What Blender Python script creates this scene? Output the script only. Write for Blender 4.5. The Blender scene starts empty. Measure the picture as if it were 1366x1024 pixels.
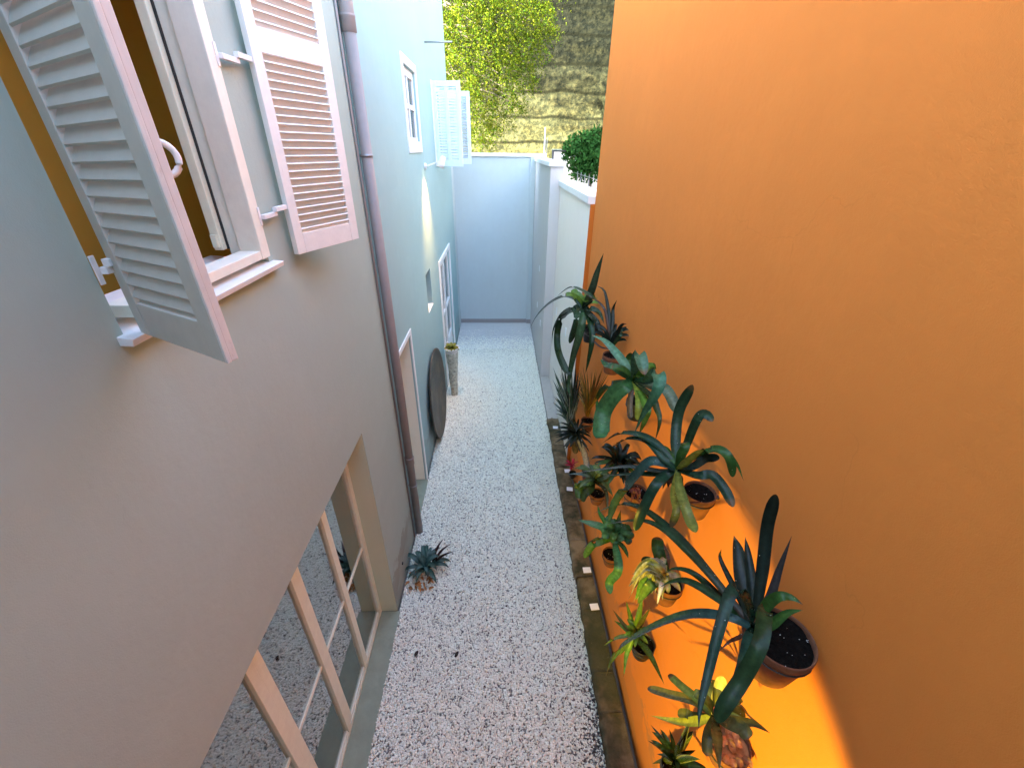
import bpy, bmesh, math, random
import numpy as np
from mathutils import Vector, Matrix, noise
random.seed(7)
rng = np.random.default_rng(11)
sc = bpy.context.scene
COL = sc.collection
R = math.radians
PI = math.pi

# ------------------------------------------------------------------ camera
F = 559.63                      # focal length in pixels of the 1366 px wide photograph
CAM = Vector((0, 0, 5.0))
_dn = Vector((-11, 998, F)).normalized()
_fw = Vector((-17, -314, F)).normalized()
_rt = _dn.cross(_fw)
MW = Matrix((_rt, _fw, -_dn))   # camera (x right, y down, z forward) -> world
def at(px, py, X=None, Y=None, Z=None):
    """point of the place seen at a pixel of the photograph, on a plane of known X, Y or Z"""
    r = MW @ Vector((px - 683, py - 512, F))
    if X is not None: t = X / r.x
    elif Y is not None: t = Y / r.y
    else: t = (Z - CAM.z) / r.z
    return CAM + r * t
cd = bpy.data.cameras.new('camera'); cam = bpy.data.objects.new('camera', cd); COL.objects.link(cam)
right = MW @ Vector((1, 0, 0)); up = MW @ Vector((0, -1, 0)); bk = MW @ Vector((0, 0, -1))
m4 = Matrix.Identity(4)
for i in range(3):
    m4[i][0], m4[i][1], m4[i][2], m4[i][3] = right[i], up[i], bk[i], CAM[i]
cam.matrix_world = m4
cd.sensor_width = 36; cd.lens = 36 * F / 1366
cd.clip_start = 0.05; cd.clip_end = 500
sc.camera = cam

# ------------------------------------------------------------------ materials
def mat(name):
    m = bpy.data.materials.new(name); m.use_nodes = True
    nt = m.node_tree; b = nt.nodes['Principled BSDF']
    return m, nt, b
def lk(nt, a, b): nt.links.new(a, b)
def nd(nt, t, **k):
    n = nt.nodes.new(t)
    for a, v in k.items():
        if a in n.inputs: n.inputs[a].default_value = v
        else: setattr(n, a, v)
    return n
def objco(nt, scale=(1, 1, 1)):
    tc = nd(nt, 'ShaderNodeTexCoord'); mp = nd(nt, 'ShaderNodeMapping'); mp.inputs['Scale'].default_value = scale
    lk(nt, tc.outputs['Object'], mp.inputs['Vector']); return mp.outputs['Vector']
def noise_n(nt, vec, scale, detail=4, rough=.55):
    n = nd(nt, 'ShaderNodeTexNoise'); n.inputs['Scale'].default_value = scale
    n.inputs['Detail'].default_value = detail; n.inputs['Roughness'].default_value = rough
    lk(nt, vec, n.inputs['Vector']); return n.outputs['Fac']
def ramp(nt, fac, stops):
    r = nd(nt, 'ShaderNodeValToRGB'); e = r.color_ramp.elements
    while len(e) > len(stops): e.remove(e[-1])
    while len(e) < len(stops): e.new(.5)
    for q, (p, c) in zip(e, stops): q.position = p; q.color = (*c, 1) if len(c) == 3 else c
    lk(nt, fac, r.inputs['Fac']); return r.outputs['Color']
def mixc(nt, f, a, b, mode='MIX'):
    n = nd(nt, 'ShaderNodeMix', data_type='RGBA', blend_type=mode)
    for s, v in ((0, f), (6, a), (7, b)):
        if hasattr(v, 'is_output'): lk(nt, v, n.inputs[s])
        elif s == 0: n.inputs[0].default_value = v
        else: n.inputs[s].default_value = (*v, 1)
    return n.outputs[2]
def bump(nt, b, h, strength=.3, dist=.01, prev=None):
    n = nd(nt, 'ShaderNodeBump'); n.inputs['Strength'].default_value = strength; n.inputs['Distance'].default_value = dist
    lk(nt, h, n.inputs['Height'])
    if prev is not None: lk(nt, prev, n.inputs['Normal'])
    lk(nt, n.outputs['Normal'], b.inputs['Normal']); return n.outputs['Normal']
def dark(c, k): return tuple(v * k for v in c)

def plaster(name, c, var=.06, rough=.85, grain=1.0, stain=None, splash=False):
    m, nt, b = mat(name); v = objco(nt)
    n1 = noise_n(nt, v, 1.1, 5, .6); n2 = noise_n(nt, v, 9, 4)
    c1 = ramp(nt, n1, [(.3, dark(c, 1 - var)), (.7, dark(c, 1 + var))])
    c2 = mixc(nt, .35, c1, ramp(nt, n2, [(.35, dark(c, 1 - var)), (.65, dark(c, 1 + var))]))
    vs = objco(nt, (3, 3, .25)); n4 = noise_n(nt, vs, 2.2, 5, .65)       # faint rain runs
    c2 = mixc(nt, .25, c2, ramp(nt, n4, [(.35, dark(c, 1 - 1.6 * var)), (.6, c)]))
    if stain:
        n5 = noise_n(nt, v, 2.6, 6, .7)
        f = ramp(nt, n5, [(.56, (0, 0, 0)), (.7, (.6, .6, .6))])
        c2 = mixc(nt, f, c2, stain)
    if splash:                                           # soil splashed on the foot of the wall, hairline crazing, trowel patches
        sx = nd(nt, 'ShaderNodeSeparateXYZ'); lk(nt, v, sx.inputs[0]); n7 = noise_n(nt, v, 5, 6, .7)
        ma = nd(nt, 'ShaderNodeMath', operation='MULTIPLY_ADD'); lk(nt, n7, ma.inputs[0]); ma.inputs[1].default_value = -1.1; lk(nt, sx.outputs['Z'], ma.inputs[2])
        c2 = mixc(nt, ramp(nt, ma.outputs[0], [(.0, (.45, .45, .45)), (.10, (0, 0, 0))]), c2, (.20, .15, .10))
        n8 = noise_n(nt, objco(nt, (1, .6, 1.4)), .9, 3, .5)
        c2 = mixc(nt, ramp(nt, n8, [(.50, (0, 0, 0)), (.53, (.5, .5, .5))]), c2, dark(c, .955))
        vo = nd(nt, 'ShaderNodeTexVoronoi', feature='DISTANCE_TO_EDGE'); vo.inputs['Scale'].default_value = .55
        wn = nd(nt, 'ShaderNodeTexNoise'); wn.inputs['Scale'].default_value = 2.2; wn.inputs['Detail'].default_value = 6; lk(nt, v, wn.inputs['Vector'])
        va = nd(nt, 'ShaderNodeVectorMath', operation='MULTIPLY_ADD'); lk(nt, wn.outputs['Color'], va.inputs[0]); va.inputs[1].default_value = (.9, .9, .9); lk(nt, v, va.inputs[2]); lk(nt, va.outputs[0], vo.inputs['Vector'])
        ck = nd(nt, 'ShaderNodeMath', operation='MULTIPLY'); lk(nt, ramp(nt, vo.outputs['Distance'], [(.0, (1, 1, 1)), (.0035, (0, 0, 0))]), ck.inputs[0]); lk(nt, ramp(nt, noise_n(nt, v, .8, 2), [(.54, (0, 0, 0)), (.62, (.4, .4, .4))]), ck.inputs[1])
        c2 = mixc(nt, ck.outputs[0], c2, dark(c, .8))
    lk(nt, c2, b.inputs['Base Color']); b.inputs['Roughness'].default_value = rough
    b.inputs['Specular IOR Level'].default_value = .2
    n3 = noise_n(nt, v, 240, 3); n6 = noise_n(nt, v, 28, 4)
    p = bump(nt, b, n6, .25 * grain, .006)
    bump(nt, b, n3, .35 * grain, .0025, p)
    return m
def paint(name, c, rough=.5, wear=None, grain=.15, wear_lo=.62):
    m, nt, b = mat(name); v = objco(nt)
    n1 = noise_n(nt, v, 14, 5, .65)
    cc = ramp(nt, n1, [(.3, dark(c, .93)), (.7, dark(c, 1.03))])
    if wear:
        n2 = noise_n(nt, objco(nt, (8, 8, 2)), 5, 6, .75)
        cc = mixc(nt, ramp(nt, n2, [(wear_lo, (0, 0, 0)), (wear_lo + .06, (.8, .8, .8))]), cc, wear)
    lk(nt, cc, b.inputs['Base Color']); b.inputs['Roughness'].default_value = rough
    bump(nt, b, noise_n(nt, objco(nt, (1, 1, .15)), 120, 3), grain, .003)
    return m
def simple(name, c, rough=.5, metal=0, var=.12, scale=20, bmp=.2, bd=.004):
    m, nt, b = mat(name); v = objco(nt); n = noise_n(nt, v, scale, 5)
    lk(nt, ramp(nt, n, [(.3, dark(c, 1 - var)), (.7, dark(c, 1 + var))]), b.inputs['Base Color'])
    b.inputs['Roughness'].default_value = rough; b.inputs['Metallic'].default_value = metal
    bump(nt, b, n, bmp, bd); return m

M = {}
M['grey_wall'] = plaster('grey plaster', (.375, .465, .415), .045, splash=True)
M['blue_wall'] = plaster('pale blue plaster', (.32, .46, .465), .04, splash=True)
M['back_wall'] = plaster('blue lilac plaster', (.49, .55, .55), .04)
M['white_wall'] = plaster('off white plaster', (.80, .76, .70), .03)
M['orange_wall'] = plaster('orange plaster', (.67, .215, .042), .05, grain=1.1, splash=True)
M['orange_shaded'] = plaster('shaded orange plaster', (.52, .14, .018), .05)  # wall orange darkened for the shade on the end face
M['beige'] = plaster('beige plaster', (.56, .61, .45), .03)
M['mustard'] = plaster('mustard plaster', (.56, .37, .065), .03)
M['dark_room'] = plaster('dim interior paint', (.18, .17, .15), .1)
M['white_paint'] = paint('white gloss paint', (.78, .78, .77), .45)
M['shutter_shaded'] = paint('aged white shaded shutter paint', (.50, .485, .43), .55, (.44, .40, .35), wear_lo=.66)  # left leaf: shutter white darkened for the shade on its face
M['shutter_lit'] = paint('lit white shutter paint', (.78, .78, .73), .5, (.6, .55, .50), wear_lo=.68)  # right leaf: shutter white lightened for the light it catches
M['shutter_edge'] = paint('bare pinkish white shutter paint', (.66, .62, .58), .6, (.48, .40, .36), wear_lo=.64)
M['far_shutter'] = paint('pale blue white shutter paint', (.66, .76, .82), .5)
M['cream_wood'] = paint('cream painted wood', (.78, .82, .66), .5, (.58, .5, .36), wear_lo=.7)
M['frame_wood'] = paint('weathered cream window paint', (.78, .77, .66), .6, (.28, .17, .10), wear_lo=.71)
M['pipe'] = paint('mauve brown pipe plastic', (.265, .235, .22), .55)
M['metal'] = simple('grey metal', (.35, .35, .36), .4, .7)
M['dark_metal'] = simple('dark metal', (.05, .05, .05), .5, .5)
M['white_plastic'] = simple('white plastic', (.8, .8, .8), .35, var=.03)
M['tag'] = simple('white label card', (.82, .8, .84), .5, var=.03)
M['terracotta'] = simple('terracotta', (.15, .052, .022), .9, var=.45, scale=14)
M['dark_pot'] = simple('black plastic pot', (.01, .009, .009), .45)
M['soil'] = simple('dark soil', (.006, .0045, .0035), .95, var=.6, scale=60, bmp=1, bd=.02)
M['soil'].node_tree.nodes['Principled BSDF'].inputs['Specular IOR Level'].default_value = .08
M['dry_leaf'] = simple('dry leaf litter', (.30, .16, .07), .8, var=.5, scale=30, bmp=.6)
M['concrete'] = plaster('mossy concrete', (.27, .31, .23), .16, .9, 1.4, (.18, .2, .15))
M['tile'] = plaster('pale paving', (.50, .50, .48), .12, .85)
M['skirting'] = plaster('brown grey skirting', (.30, .27, .26), .08)
M['trunk'] = simple('grey ringed stem', (.20, .19, .17), .85, var=.4, scale=40, bmp=.8, bd=.01)

# moss-grown stone kerb
def mk_kerb():
    m, nt, b = mat('mossy kerb stone'); v = objco(nt)
    n1 = noise_n(nt, v, 3.2, 6, .7); n2 = noise_n(nt, v, 38, 5, .7); n3 = noise_n(nt, v, 1.3, 4)
    c = ramp(nt, n1, [(.34, (.035, .034, .012)), (.47, (.13, .088, .042)), (.62, (.25, .18, .10))])
    c = mixc(nt, ramp(nt, n3, [(.48, (0, 0, 0)), (.6, (.85, .85, .85))]), c, (.030, .036, .010))
    c = mixc(nt, ramp(nt, n2, [(.66, (0, 0, 0)), (.74, (.7, .7, .7))]), c, (.36, .30, .2))
    lk(nt, c, b.inputs['Base Color']); b.inputs['Roughness'].default_value = .92
    bump(nt, b, n2, .8, .02); return m
M['kerb'] = mk_kerb()

# the old rock wall behind: mossy, horizontally bedded, yellower and brighter lower down
def mk_rock():
    m, nt, b = mat('mossy old retaining wall'); v = objco(nt)
    n1 = noise_n(nt, objco(nt, (.7, .7, 1.6)), 1.0, 7, .72); n2 = noise_n(nt, objco(nt, (2, 2, 2.4)), 2.2, 6, .7); n3 = noise_n(nt, v, 4.5, 7, .78)
    c = ramp(nt, n1, [(.30, (0.0051, 0.0068, 0.0049)), (.45, (0.0119, 0.0141, 0.0086)), (.58, (0.0229, 0.0238, 0.0109)), (.72, (0.0357, 0.0342, 0.0136))])
    c = mixc(nt, .5, c, ramp(nt, n2, [(.35, (0.0048, 0.0061, 0.0046)), (.52, (0.0150, 0.0160, 0.0090)), (.68, (0.0340, 0.0333, 0.0170))]))
    c = mixc(nt, ramp(nt, n3, [(.44, (.9, .9, .9)), (.56, (0, 0, 0))]), c, (0.0048, 0.0061, 0.0042))
    # yellower, much brighter lower part, grey moss above, with ragged limits and darker bed joints
    sx = nd(nt, 'ShaderNodeSeparateXYZ'); lk(nt, v, sx.inputs[0])
    ad = nd(nt, 'ShaderNodeMath', operation='MULTIPLY_ADD'); lk(nt, n1, ad.inputs[0]); ad.inputs[1].default_value = 9.0; lk(nt, sx.outputs['Z'], ad.inputs[2])
    dv = nd(nt, 'ShaderNodeMath', operation='DIVIDE'); lk(nt, ad.outputs[0], dv.inputs[0]); dv.inputs[1].default_value = 16
    c = mixc(nt, ramp(nt, dv.outputs[0], [(.61, (.85, .85, .85)), (.77, (.0, .0, 0.0000))]), c, mixc(nt, .8, c, (8.8, 7.8, 5.6), 'MULTIPLY'))
    wv = nd(nt, 'ShaderNodeTexWave', wave_type='BANDS', bands_direction='Z'); wv.inputs['Scale'].default_value = .36; wv.inputs['Distortion'].default_value = 1.2; wv.inputs['Detail'].default_value = 4; wv.inputs['Detail Scale'].default_value = 1.5
    lk(nt, v, wv.inputs['Vector'])
    c = mixc(nt, ramp(nt, wv.outputs['Fac'], [(.0, (.8, .8, .8)), (.07, (.0, .0, 0.0000))]), c, (0.0059, 0.0065, 0.0034))
    lk(nt, c, b.inputs['Base Color']); b.inputs['Roughness'].default_value = .95; b.inputs['Specular IOR Level'].default_value = .03
    p = bump(nt, b, n2, .8, .12); bump(nt, b, n3, .8, .06, p); return m
M['rock'] = mk_rock()

def attr_mat(name, rough=.35, transl=.2, spec=.5, nscale=14, var=.25, stretch=(1, 1, 1), gain=1.0):
    """foliage: colour of each leaf from its own attribute, with fine mottling"""
    m, nt, b = mat(name)
    a = nd(nt, 'ShaderNodeAttribute', attribute_name='Col')
    n = noise_n(nt, objco(nt, stretch), nscale, 5, .65)
    c = mixc(nt, 1.0, a.outputs['Color'], ramp(nt, n, [(.3, (1 - var,) * 3), (.7, (1 + var,) * 3)]), 'MULTIPLY')
    lk(nt, c, b.inputs['Base Color']); b.inputs['Roughness'].default_value = rough
    b.inputs['Specular IOR Level'].default_value = spec
    if transl and 'strap' in name:                       # pale flecks and scale spots
        vo = nd(nt, 'ShaderNodeTexVoronoi'); vo.inputs['Scale'].default_value = 42; lk(nt, objco(nt), vo.inputs['Vector'])
        n9 = noise_n(nt, objco(nt), 9, 2)
        lt = nd(nt, 'ShaderNodeMath', operation='LESS_THAN'); lk(nt, vo.outputs['Distance'], lt.inputs[0]); lt.inputs[1].default_value = .085
        gt = nd(nt, 'ShaderNodeMath', operation='GREATER_THAN'); lk(nt, n9, gt.inputs[0]); gt.inputs[1].default_value = .56
        ml = nd(nt, 'ShaderNodeMath', operation='MULTIPLY'); lk(nt, lt.outputs[0], ml.inputs[0]); lk(nt, gt.outputs[0], ml.inputs[1])
        c = mixc(nt, ml.outputs[0], c, (.30, .30, .24)); lk(nt, c, b.inputs['Base Color'])
    bump(nt, b, n, .15, .004)
    if transl:
        tr = nd(nt, 'ShaderNodeBsdfTranslucent'); lk(nt, c, tr.inputs['Color'])
        mx = nd(nt, 'ShaderNodeMixShader'); mx.inputs[0].default_value = transl
        lk(nt, b.outputs[0], mx.inputs[1]); lk(nt, tr.outputs[0], mx.inputs[2])
        lk(nt, mx.outputs[0], nt.nodes['Material Output'].inputs['Surface'])
    return m
M['leaf'] = attr_mat('strap leaf', .26, .10, .15, 30, .38)
M['tree_leaf'] = attr_mat('tree leaf', .7, .24, .05, 3, .15)
M['pebble'] = attr_mat('pebble stone', .8, 0, .3, 60, .1)

def mk_glass(name, refl=.38, tint=(.62, .66, .62)):
    m, nt, b = mat(name)
    g = nd(nt, 'ShaderNodeBsdfGlossy'); g.inputs['Roughness'].default_value = .03; g.inputs['Color'].default_value = (.9, .93, .92, 1)
    t = nd(nt, 'ShaderNodeBsdfTransparent'); t.inputs['Color'].default_value = (*tint, 1)
    lw = nd(nt, 'ShaderNodeLayerWeight'); lw.inputs['Blend'].default_value = .35
    ma = nd(nt, 'ShaderNodeMath', operation='MULTIPLY_ADD'); lk(nt, lw.outputs['Fresnel'], ma.inputs[0]); ma.inputs[1].default_value = .8; ma.inputs[2].default_value = refl
    ma.use_clamp = True
    mx = nd(nt, 'ShaderNodeMixShader'); lk(nt, ma.outputs[0], mx.inputs[0]); lk(nt, t.outputs[0], mx.inputs[1]); lk(nt, g.outputs[0], mx.inputs[2])
    lk(nt, mx.outputs[0], nt.nodes['Material Output'].inputs['Surface']); return m
M['glass'] = mk_glass('window glass')
M['far_glass'] = mk_glass('old window glass', .12, (.5, .52, .5))
def mk_lampglass():
    m, nt, b = mat('lit lamp lens'); b.inputs['Emission Color'].default_value = (1, .75, .4, 1); b.inputs['Emission Strength'].default_value = 6
    n = noise_n(nt, objco(nt), 30); lk(nt, ramp(nt, n, [(0, (.8, .7, .5)), (1, (.9, .8, .6))]), b.inputs['Base Color']); return m
M['lens'] = mk_lampglass()

# ------------------------------------------------------------------ mesh building
class MB:
    def __init__(s): s.v = []; s.f = []; s.c = []; s.useC = False; s.sm = []
    def add(s, vs, fs, col=None, smooth=False):
        o = len(s.v); s.v += [tuple(p) for p in vs]; s.f += [tuple(i + o for i in f) for f in fs]
        s.sm += [smooth] * len(fs)
        if col is not None: s.useC = True
        s.c += [col if col is not None else (1, 1, 1)] * len(vs) if not isinstance(col, list) else col
    def box(s, x0, x1, y0, y1, z0, z1, mtx=None):
        vs = [Vector(p) for p in ((x0, y0, z0), (x1, y0, z0), (x1, y1, z0), (x0, y1, z0), (x0, y0, z1), (x1, y0, z1), (x1, y1, z1), (x0, y1, z1))]
        if mtx: vs = [mtx @ p for p in vs]
        s.add(vs, [(0, 3, 2, 1), (4, 5, 6, 7), (0, 1, 5, 4), (1, 2, 6, 5), (2, 3, 7, 6), (3, 0, 4, 7)])
    def quad(s, *p): s.add(p, [(0, 1, 2, 3)])
    def tube(s, pts, r, n=12, cap=True, col=None):
        pts = [Vector(p) for p in pts]; rs = r if isinstance(r, (list, tuple)) else [r] * len(pts)
        vs = []; fs = []
        for i, p in enumerate(pts):
            t = (pts[min(i + 1, len(pts) - 1)] - pts[max(i - 1, 0)]).normalized()
            a = Vector((0, 0, 1)) if abs(t.z) < .9 else Vector((1, 0, 0))
            u = t.cross(a).normalized(); w = t.cross(u)
            for k in range(n):
                an = 2 * PI * k / n; vs.append(p + (u * math.cos(an) + w * math.sin(an)) * rs[i])
        for i in range(len(pts) - 1):
            for k in range(n): fs.append((i * n + k, i * n + (k + 1) % n, (i + 1) * n + (k + 1) % n, (i + 1) * n + k))
        if cap: fs.append(tuple(range(n))[::-1]); fs.append(tuple((len(pts) - 1) * n + k for k in range(n)))
        s.add(vs, fs, col, True)
    def lathe(s, prof, c, n=28, mtx=None):
        vs = []; fs = []; c = Vector(c)
        for r, z in prof:
            for k in range(n):
                p = Vector((r * math.cos(2 * PI * k / n), r * math.sin(2 * PI * k / n), z))
                vs.append((mtx @ p if mtx else p) + c)
        for i in range(len(prof) - 1):
            for k in range(n): fs.append((i * n + k, i * n + (k + 1) % n, (i + 1) * n + (k + 1) % n, (i + 1) * n + k))
        s.add(vs, fs, None, True)
    def build(s, name, material, parent=None, bevel=0, autos=True):
        me = bpy.data.meshes.new(name); me.from_pydata(s.v, [], s.f)
        me.polygons.foreach_set('use_smooth', s.sm)
        if s.useC:
            a = me.color_attributes.new('Col', 'FLOAT_COLOR', 'POINT')
            arr = np.ones((len(s.v), 4), np.float32); arr[:, :3] = np.array(s.c, np.float32); a.data.foreach_set('color', arr.ravel())
        if material: me.materials.append(material)
        me.update()
        o = bpy.data.objects.new(name, me); COL.objects.link(o)
        if parent: o.parent = parent
        if bevel:
            b = o.modifiers.new('bevel', 'BEVEL'); b.width = bevel; b.segments = 2; b.limit_method = 'ANGLE'
        return o
def tag(o, label=None, cat=None, group=None, kind=None):
    if label: o['label'] = label
    if cat: o['category'] = cat
    if group: o['group'] = group
    if kind: o['kind'] = kind
    return o
def empty(name, label, cat, group=None):
    o = bpy.data.objects.new(name, None); COL.objects.link(o); o.empty_display_size = .1
    return tag(o, label, cat, group)

def wall_sheet(mb, X, y0, y1, z0, z1, holes, sgn=1):
    """front face of a house wall in the plane X, with openings (y0,y1,z0,z1,depth) and their reveals"""
    ys = sorted({y0, y1, *[h[0] for h in holes], *[h[1] for h in holes]})
    zs = sorted({z0, z1, *[h[2] for h in holes], *[h[3] for h in holes]})
    for a, b in zip(ys, ys[1:]):
        for c, d in zip(zs, zs[1:]):
            ym, zm = (a + b) / 2, (c + d) / 2
            if any(h[0] < ym < h[1] and h[2] < zm < h[3] for h in holes): continue
            mb.quad((X, a, c), (X, b, c), (X, b, d), (X, a, d))
    for a, b, c, d, dep in holes:
        x2 = X - dep
        mb.quad((X, a, c), (X, a, d), (x2, a, d), (x2, a, c)); mb.quad((X, b, c), (x2, b, c), (x2, b, d), (X, b, d))
        mb.quad((X, a, d), (X, b, d), (x2, b, d), (x2, a, d))
        if c > z0: mb.quad((X, a, c), (x2, a, c), (x2, b, c), (X, b, c))
def room(mb, x0, x1, y0, y1, z0, z1):
    """inside of a room, open towards x1"""
    mb.quad((x0, y0, z0), (x0, y1, z0), (x0, y1, z1), (x0, y0, z1))
    mb.quad((x0, y0, z0), (x1, y0, z0), (x1, y1, z0), (x0, y1, z0)); mb.quad((x0, y0, z1), (x0, y1, z1), (x1, y1, z1), (x1, y0, z1))
    mb.quad((x0, y0, z0), (x0, y0, z1), (x1, y0, z1), (x1, y0, z0)); mb.quad((x0, y1, z0), (x1, y1, z0), (x1, y1, z1), (x0, y1, z1))

XL = -1.28      # street face of the houses on the left
# ------------------------------------------------------------------ ground
g = MB(); S = 150
g.quad((-S, -S, -.05), (S, -S, -.05), (S, S, -.05), (-S, S, -.05))
tag(g.build('ground', simple('bare earth', (.16, .13, .10), .95, var=.3, scale=3)), kind='structure')
def mk_bed():
    m, nt, b = mat('crushed stone bed'); v = objco(nt)
    n = noise_n(nt, v, 60, 4, .7)
    lk(nt, ramp(nt, n, [(.35, (.14, .135, .12)), (.65, (.42, .41, .37))]), b.inputs['Base Color']); b.inputs['Roughness'].default_value = .95
    bump(nt, b, n, .8, .02); return m
g = MB(); g.quad((-1.27, -.75, -.012), (.99, -.75, -.012), (.99, 10.94, -.012), (-1.27, 10.94, -.012))
tag(g.build('gravel_bed', mk_bed()), kind='structure')
g = MB()
for a, b in ((-1.27, -.221), (-.218, .99)):
    for k_, (c_, d_) in enumerate(((10.95, 11.99), (11.993, 13.03))): g.box(a, b, c_, d_, -.03, .001 * ((k_ + int(a * 7)) % 3))
tag(g.build('paving', M['tile'], bevel=.004), kind='structure')

# pebbles: real stones, one mesh (nobody could count them)
def gravel():
    iv = np.array([(1, 0, .1), (-1, 0, -.1), (0, 1, 0), (0, -1, .1), (.15, 0, 1), (-.1, .1, -1), (.62, .62, .5), (-.62, -.55, .5)], float)
    fc = np.array([(0, 6, 4), (0, 2, 6), (6, 2, 4), (2, 1, 4), (1, 7, 4), (1, 3, 7), (7, 3, 4), (3, 0, 4), (2, 0, 5), (1, 2, 5), (3, 1, 5), (0, 3, 5)])
    K = len(iv)
    N = 240000
    y = -.7 + 13.1 * rng.random(N); x = -1.255 + 2.235 * rng.random(N)
    keep = rng.random(N) > np.clip((y - 10.3) / 1.7, 0, .985); x, y = x[keep], y[keep]; N = len(x)
    s = .0078 + .0075 * rng.random(N) ** 1.6
    dims = np.stack([s * (.8 + .6 * rng.random(N)), s * (.75 + .4 * rng.random(N)), s * (.5 + .3 * rng.random(N))], 1)
    jit = 1 + .22 * (rng.random((N, K, 1)) - .5) * 2
    V = iv[None] * jit * dims[:, None, :]
    a = rng.random(N) * 2 * PI; tx = (rng.random(N) - .5) * 1.1
    c, s_ = np.cos(tx), np.sin(tx)
    Y1 = V[:, :, 1] * c[:, None] - V[:, :, 2] * s_[:, None]; Z1 = V[:, :, 1] * s_[:, None] + V[:, :, 2] * c[:, None]; X1 = V[:, :, 0]
    c, s_ = np.cos(a), np.sin(a)
    X2 = X1 * c[:, None] - Y1 * s_[:, None]; Y2 = X1 * s_[:, None] + Y1 * c[:, None]
    z = rng.random(N) * .010 - .004
    P = np.stack([X2 + x[:, None], Y2 + y[:, None], Z1 + z[:, None]], 2).reshape(-1, 3)
    Fc = (fc[None] + (np.arange(N) * K)[:, None, None]).reshape(-1, 3)
    tone = .86 + .13 * rng.random(N)
    base = np.stack([tone * .95, tone * .965, tone * .83], 1)
    k = rng.random(N)
    base = np.where((k < .06 * np.clip((10.5 - y) / 5, .25, 1))[:, None], base * np.array([.70, .70, .69]), base)
    base = np.where(((k > .12) & (k < .15))[:, None], base * np.array([.96, .88, .76]), base)
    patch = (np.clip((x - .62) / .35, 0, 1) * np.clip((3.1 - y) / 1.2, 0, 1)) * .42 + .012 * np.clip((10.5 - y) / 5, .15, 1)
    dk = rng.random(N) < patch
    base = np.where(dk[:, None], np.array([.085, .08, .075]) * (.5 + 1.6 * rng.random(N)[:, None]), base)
    me = bpy.data.meshes.new('gravel')
    me.vertices.add(len(P)); me.vertices.foreach_set('co', P.astype(np.float32).ravel())
    nf = len(Fc); me.loops.add(nf * 3); me.polygons.add(nf)
    me.loops.foreach_set('vertex_index', Fc.astype(np.int32).ravel())
    me.polygons.foreach_set('loop_start', np.arange(0, nf * 3, 3, dtype=np.int32))
    me.update(calc_edges=True)
    at_ = me.color_attributes.new('Col', 'FLOAT_COLOR', 'POINT')
    cc = np.ones((N, K, 4), np.float32); cc[:, :, :3] = base[:, None, :]; at_.data.foreach_set('color', cc.ravel())
    me.materials.append(M['pebble'])
    o = bpy.data.objects.new('gravel', me); COL.objects.link(o)
    tag(o, 'white and grey crushed pebbles covering the alley floor', 'gravel', kind='stuff')
gravel()

# kerb of mossy stones along the orange wall
kb = MB(); y = -.75
while y < 7.25:
    L = random.uniform(.3, .95) if y < 5 else random.uniform(.22, .34)
    j = lambda a: random.uniform(-a, a)
    x0, x1, h = .975 + j(.012), 1.208, .098 + j(.012)
    n = 16; vs = []
    sec = [(x0 + .012, -.02), (x0, .03), (x0 + .004, h - .03), (x0 + .016, h - .008), (x0 + .04, h), (x0 + .11, h + j(.004)), (x1 - .06, h + j(.006)), (x1, h - .004)]
    for i in range(n + 1):
        t = i / n; e = (.010, .004, 0)[min(i, n - i, 2)]
        yy = y + .002 + (L - .004) * t
        for (xx, zz) in sec:
            nz = Vector((xx * 9, yy * 7, zz * 9)); d1 = noise.fractal(nz, 1, 2, 4) * .020; d2 = noise.fractal(nz + Vector((7, 3, 1)), 1, 2, 4) * .016
            vs.append((xx + (d1 + e if xx < 1.15 else 0), yy, zz - e * .7 + (d2 if zz > 0 else 0)))
    k = len(sec); fs = []
    for i in range(n):
        for q in range(k - 1): fs.append((i * k + q, i * k + q + 1, (i + 1) * k + q + 1, (i + 1) * k + q))
    fs += [tuple(range(k)), tuple(n * k + q for q in range(k))[::-1]]
    kb.add(vs, fs, None, True); y += L
tag(kb.build('kerb', M['kerb']), kind='structure')
kb = MB(); kb.box(.985, 1.208, 7.27, 9.14, -.03, .09); tag(kb.build('plaster_ledge', plaster('stained ledge plaster', (.42, .40, .36), .12, stain=(.24, .2, .14)), bevel=.01), kind='structure')

# ------------------------------------------------------------------ grey house (near left), with the wing the camera looks out from
house = empty('grey_house', 'grey plastered house on the left with open louvred shutters and a glazed ground floor', 'house')
w = MB()
H1 = 8.3; YJ = 4.40; HW = 7.0
UW = (1.36, 2.40, 4.40, 6.15, .16)          # upper window
GW = (-.55, 3.19, 0.0, 2.70, .25)           # ground floor window
wall_sheet(w, XL, -.8, YJ, -.05, H1, [UW, GW])
w.quad((-9, YJ, -.05), (-9, YJ, H1), (XL, YJ, H1), (XL, YJ, -.05)); w.quad((-9, -3, H1), (XL, -3, H1), (XL, YJ, H1), (-9, YJ, H1))
w.quad((-9, -3, -.05), (-9, -3, H1), (-9, YJ, H1), (-9, YJ, -.05)); w.quad((-9, -3, -.05), (2, -3, -.05), (2, -3, HW), (-9, -3, HW))
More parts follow.
